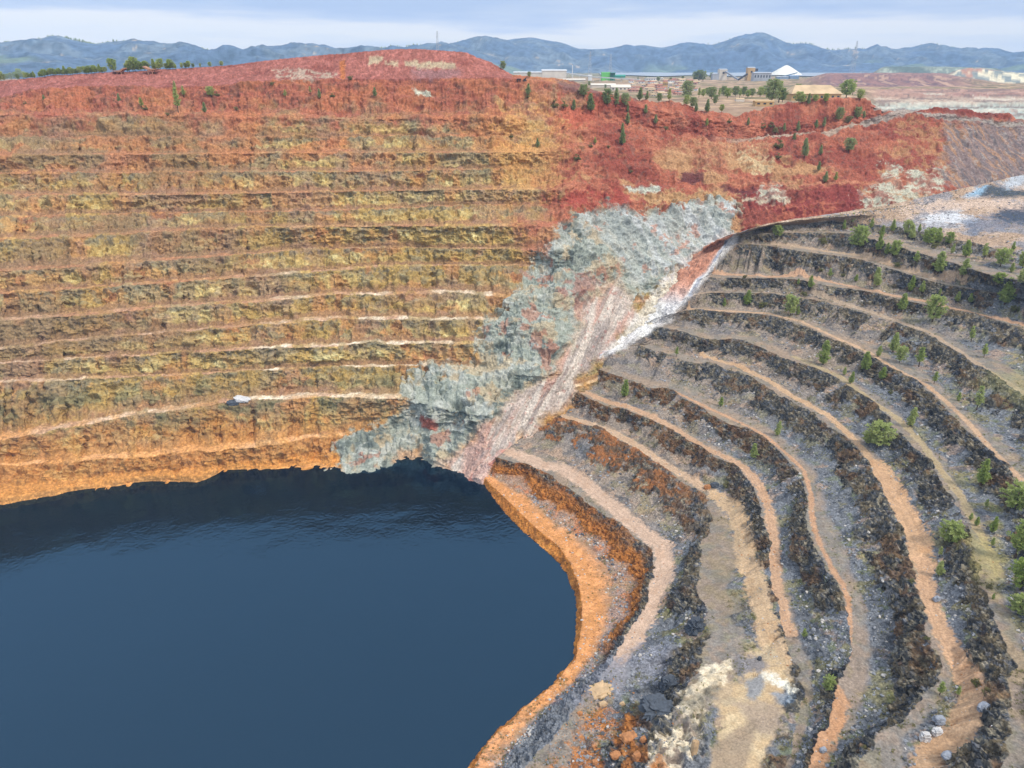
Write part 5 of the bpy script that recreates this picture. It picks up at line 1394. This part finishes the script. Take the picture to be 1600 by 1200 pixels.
# ================================================================== BOULDERS AND SMALL THINGS ON THE TERRACES
def subdiv_ico():
    V = [tuple(v / np.linalg.norm(v)) for v in ico_v]; F = list(ico_f)
    for _ in range(3):
        mid = {}; F2 = []
        def mp(a, b):
            k = (min(a, b), max(a, b))
            if k not in mid:
                m_ = np.array(V[a]) + np.array(V[b]); V.append(tuple(m_ / np.linalg.norm(m_))); mid[k] = len(V) - 1
            return mid[k]
        for a, b, c0 in F:
            x, y, z = mp(a, b), mp(b, c0), mp(c0, a); F2 += [(a, x, z), (x, b, y), (z, y, c0), (x, y, z)]
        F = F2
    return np.array(V), F
SV, SF = subdiv_ico()
def boulder(px, py, wpx, hpx, mat, label, dpx=None, seed=0, blocky=.5, rag=.5):
    r = find(px, py); P, dd, _ = r; s = dd / FPX
    v = SV.copy(); n = np.sign(v) * np.abs(v) ** (1 - blocky * .6)
    n *= (1 + .8 * (fbm(SV * 1.0 + seed * 5.3, 1.0, 5, 500 + seed, .65) - .5))[:, None] * (1 + rag * (ridged(SV + seed, .55, 4, 520 + seed, .65) - .6))[:, None]
    n = n * np.array([wpx / 2, (dpx or wpx * .7) / 2, hpx / 2]) * s
    a = rng.random() * 3; n = n @ rot3('z', math.degrees(a) * .2).T @ rot3('y', rng.uniform(-14, 14)).T
    me = bpy.data.meshes.new("boulder"); me.from_pydata((n + np.array([0, 0, hpx * s * .32])).tolist(), [], SF); me.materials.append(mat); me.update()
    o = link(bpy.data.objects.new("boulder", me)); o.location = tuple(P)
    return tag(o, label, "boulder")
SLB = plain_mat("slate_boulder", (70, 76, 84), .85, .35, .8, bump=.4); PLB = plain_mat("pale_boulder", (204, 200, 196), .9, .2, .6, bump=.3)
ORB = plain_mat("orange_boulder", (178, 120, 72), .9, .35, .7, bump=.4); GRB = plain_mat("grey_boulder", (146, 150, 158), .9, .3, .7, bump=.4); TNB = plain_mat("tan_slab", (196, 164, 124), .9, .25, .5, bump=.4)
boulder(1463, 1145, 15, 12, PLB, "large rounded white boulder at the edge of the near track", seed=1, blocky=.35, rag=.8)
boulder(1444, 1155, 13, 13, PLB, "pinkish white boulder left of the large round one", seed=2, blocky=.7, rag=1.1)
boulder(1467, 1126, 17, 9, GRB, "flat grey slab above the large white boulder", seed=3, blocky=.7, rag=1.1)
boulder(1535, 1106, 16, 9, GRB, "blue-grey boulder right of the near track bend", seed=4, blocky=.7, rag=1.1)
boulder(1478, 1181, 17, 7, GRB, "low grey slab lying in the near track", seed=5)
boulder(1286, 1174, 11, 7, GRB, "small grey boulder on the orange track at the bottom", seed=6)
boulder(1464, 938, 12, 9, GRB, "grey boulder beside the long orange track", seed=7)
boulder(1187, 1030, 7, 6, SLB, "small black boulder above the grey gravel heap", seed=8)
boulder(1105, 763, 10, 8, ORB, "brown boulder blocking the tan bench track", seed=9)
boulder(1116, 760, 14, 8, SLB, "black boulder blocking the tan bench track", seed=10)
boulder(1085, 985, 24, 24, SLB, "dark pointed slate crag above the grey gravel slope", seed=11, blocky=.5, rag=1.5)
boulder(1045, 1075, 20, 22, SLB, "tall dark slate block left of the cream outcrop", seed=12, blocky=.5, rag=1.5)
boulder(1028, 1108, 46, 14, SLB, "long dark slate ledge above the orange rubble", seed=13, blocky=.5, rag=1.6)
boulder(994, 1185, 13, 14, ORB, "brown pointed boulder in the orange rubble heap", seed=14, blocky=.7)
boulder(963, 1182, 16, 8, ORB, "broad orange boulder left of the brown pointed one", seed=15, blocky=.7)
boulder(982, 1152, 22, 6, ORB, "long flat orange slab above the rubble heap", seed=16, blocky=.8)
boulder(1006, 1158, 11, 9, ORB, "rounded brown boulder between slab and cream crust", seed=17)
boulder(930, 1192, 10, 7, ORB, "pinkish brown boulder at the bottom edge", seed=18)
boulder(941, 1101, 11, 6, TNB, "tan block lying on the grey gravel above the shore", seed=19, blocky=.8)
boulder(972, 1101, 9, 6, TNB, "small tan block right of the larger tan block", seed=20)
boulder(906, 1117, 9, 8, ORB, "small orange block near the shore", seed=21)
boulder(938, 1080, 34, 5, TNB, "long tan slab lying across the slope above the shore", seed=22, blocky=.6, rag=1.2)
boulder(365, 631, 17, 6, SLB, "dark slab heap on the pale ramp of the left wall", seed=23)
boulder(380, 626, 22, 7, PLB, "pale rubble heap beside the dark slab on the ramp", seed=24)
boulder(1085, 1175, 10, 30, TNB, "tall tan rock blade at the edge of the pale flat", seed=25, blocky=.8)
P, dd, _ = find(1549, 1139); s = dd / FPX
o = tag(empty("drum", tuple(P)), "small red drum with a white band on the grey rubble", "drum")
mb = MB(); mb.tube([(0, 0, -.1), (.4 * s, 0, 3.2 * s)], 2.2 * s, 12); mb.build("barrel", plain_mat("red_paint", (176, 52, 44), .6, .15, 2), o)
mb = MB(); mb.tube([(.41 * s, 0, 3.25 * s), (.75 * s, 0, 5.2 * s)], 1.7 * s, 12); mb.build("lid", plain_mat("white_paint", (232, 230, 226), .6, .1, 2), o)
for k, x in enumerate((1177.5, 1180.5, 1183.5)):
    P, dd, _ = find(x, 1057); s = dd / FPX; mb = MB()
    mb.tube([(0, 0, -.2), (-1.0 * s, 0, 6 * s)], .45 * s, 6); o = mb.build("stake", TNB)
    o.location = tuple(P + np.array([0, 0, .1])); tag(o, "pale leaning stake below the grey gravel heap, " + ("leftmost", "middle", "rightmost")[k] + " of three", "stake", "stakes by the gravel heap")
# ================================================================== SKY, SUN, HAZE, CAMERA
SUN_EL, SUN_AZ = math.radians(50), math.radians(122)      # azimuth from +Y towards +X
w = bpy.data.worlds.new("World"); scene.world = w; w.use_nodes = True
nt = w.node_tree; L = nt.links
bg = nt.nodes["Background"]
sky = N(nt, 'ShaderNodeTexSky', sky_type='NISHITA'); sky.sun_disc = False
sky.sun_elevation = SUN_EL; sky.sun_rotation = SUN_AZ; sky.altitude = 400; sky.air_density = 1.0; sky.dust_density = 1.2
geo = N(nt, 'ShaderNodeTexCoord')
sep = N(nt, 'ShaderNodeSeparateXYZ'); L.new(geo.outputs['Generated'], sep.inputs[0])
mp = N(nt, 'ShaderNodeMapping'); mp.inputs['Scale'].default_value = (3.2, 3.2, 34.0); L.new(geo.outputs['Generated'], mp.inputs['Vector'])
n1 = N(nt, 'ShaderNodeTexNoise'); n1.inputs['Scale'].default_value = 1.0; n1.inputs['Detail'].default_value = 7; n1.inputs['Roughness'].default_value = .55
L.new(mp.outputs[0], n1.inputs['Vector'])
# bright band of cloud low over the hills, blue-grey cloud sheet above
el = N(nt, 'ShaderNodeMath', operation='MULTIPLY_ADD'); L.new(n1.outputs['Fac'], el.inputs[0]); el.inputs[1].default_value = 0.09; L.new(sep.outputs['Z'], el.inputs[2])
cr = N(nt, 'ShaderNodeValToRGB'); L.new(el.outputs[0], cr.inputs['Fac'])
e = cr.color_ramp.elements
def lc(r, g, b): return tuple(lin((r, g, b))) + (1,)
e[0].position = 0.0; e[0].color = lc(226, 234, 242)
e[1].position = 1.0; e[1].color = lc(214, 222, 232)
for pos, col in ((.035, lc(206, 219, 238)), (.060, lc(214, 225, 240)), (.078, lc(246, 245, 242)), (.095, lc(245, 244, 244)), (.108, lc(200, 213, 237)), (.120, lc(178, 198, 232)), (.16, lc(176, 197, 231)), (.30, lc(188, 203, 228)), (.5, lc(198, 209, 228)), (.8, lc(206, 214, 228))):
    x = e.new(pos); x.color = col
sc_ = N(nt, 'ShaderNodeVectorMath', operation='SCALE'); L.new(sky.outputs[0], sc_.inputs[0]); sc_.inputs['Scale'].default_value = 0.10
mx = N(nt, 'ShaderNodeMix', data_type='RGBA'); mx.inputs['Factor'].default_value = .86
L.new(sc_.outputs[0], mx.inputs[6]); L.new(cr.outputs['Color'], mx.inputs[7])
up = N(nt, 'ShaderNodeVectorMath', operation='SCALE'); L.new(mx.outputs[2], up.inputs[0]); up.inputs['Scale'].default_value = 10.0
low = N(nt, 'ShaderNodeMapRange'); L.new(sep.outputs['Z'], low.inputs['Value']); low.inputs['From Min'].default_value = .10; low.inputs['From Max'].default_value = .62; low.inputs['To Min'].default_value = 10 * SKY_LOW; low.inputs['To Max'].default_value = 10 * SKY_HIGH
L.new(low.outputs[0], up.inputs['Scale'])
L.new(up.outputs[0], bg.inputs['Color']); bg.inputs['Strength'].default_value = 0.1

sd = Vector((math.sin(SUN_AZ) * math.cos(SUN_EL), math.cos(SUN_AZ) * math.cos(SUN_EL), math.sin(SUN_EL)))
sl = bpy.data.lights.new("sun", 'SUN'); sl.energy = SUN_E; sl.angle = math.radians(10); sl.color = (1.0, .95, .87)
so = bpy.data.objects.new("sun", sl); so.rotation_euler = sd.to_track_quat('Z', 'Y').to_euler(); so.location = (300, -300, 900); link(so)

HAZE = True
if HAZE:
    m = bpy.data.materials.new("haze_air"); m.use_nodes = True; nt = m.node_tree
    nt.nodes.remove(nt.nodes["Principled BSDF"])
    pv = N(nt, 'ShaderNodeVolumePrincipled'); pv.inputs['Density'].default_value = HAZE_D
    pv.inputs['Color'].default_value = (.50, .70, 1.0, 1); pv.inputs['Anisotropy'].default_value = -0.3
    nt.links.new(pv.outputs[0], nt.nodes["Material Output"].inputs['Volume'])
    mb = MB(); mb.box(-8000, 8000, -300, 9000, -12, 640)
    tag(mb.build("haze", m), "thin blue air between the camera and the hills", "haze", kind="stuff")

cam = bpy.data.cameras.new("camera"); cam.sensor_width = 36; cam.lens = 36 * FPX / 1600
cam.clip_end = 60000; cam.clip_start = 1
co = bpy.data.objects.new("camera", cam); co.location = (0, 0, H); co.rotation_euler = (math.radians(90) - PITCH, 0, 0); link(co)
scene.camera = co
scene.view_settings.view_transform = 'Standard'; scene.view_settings.look = 'None'
scene.view_settings.exposure = EXPO; scene.view_settings.gamma = 1
scene.cycles.max_bounces = 5; scene.cycles.diffuse_bounces = 3; scene.cycles.glossy_bounces = 2; scene.cycles.volume_bounces = 2
scene.cycles.transparent_max_bounces = 8
scene.cycles.use_denoising = True
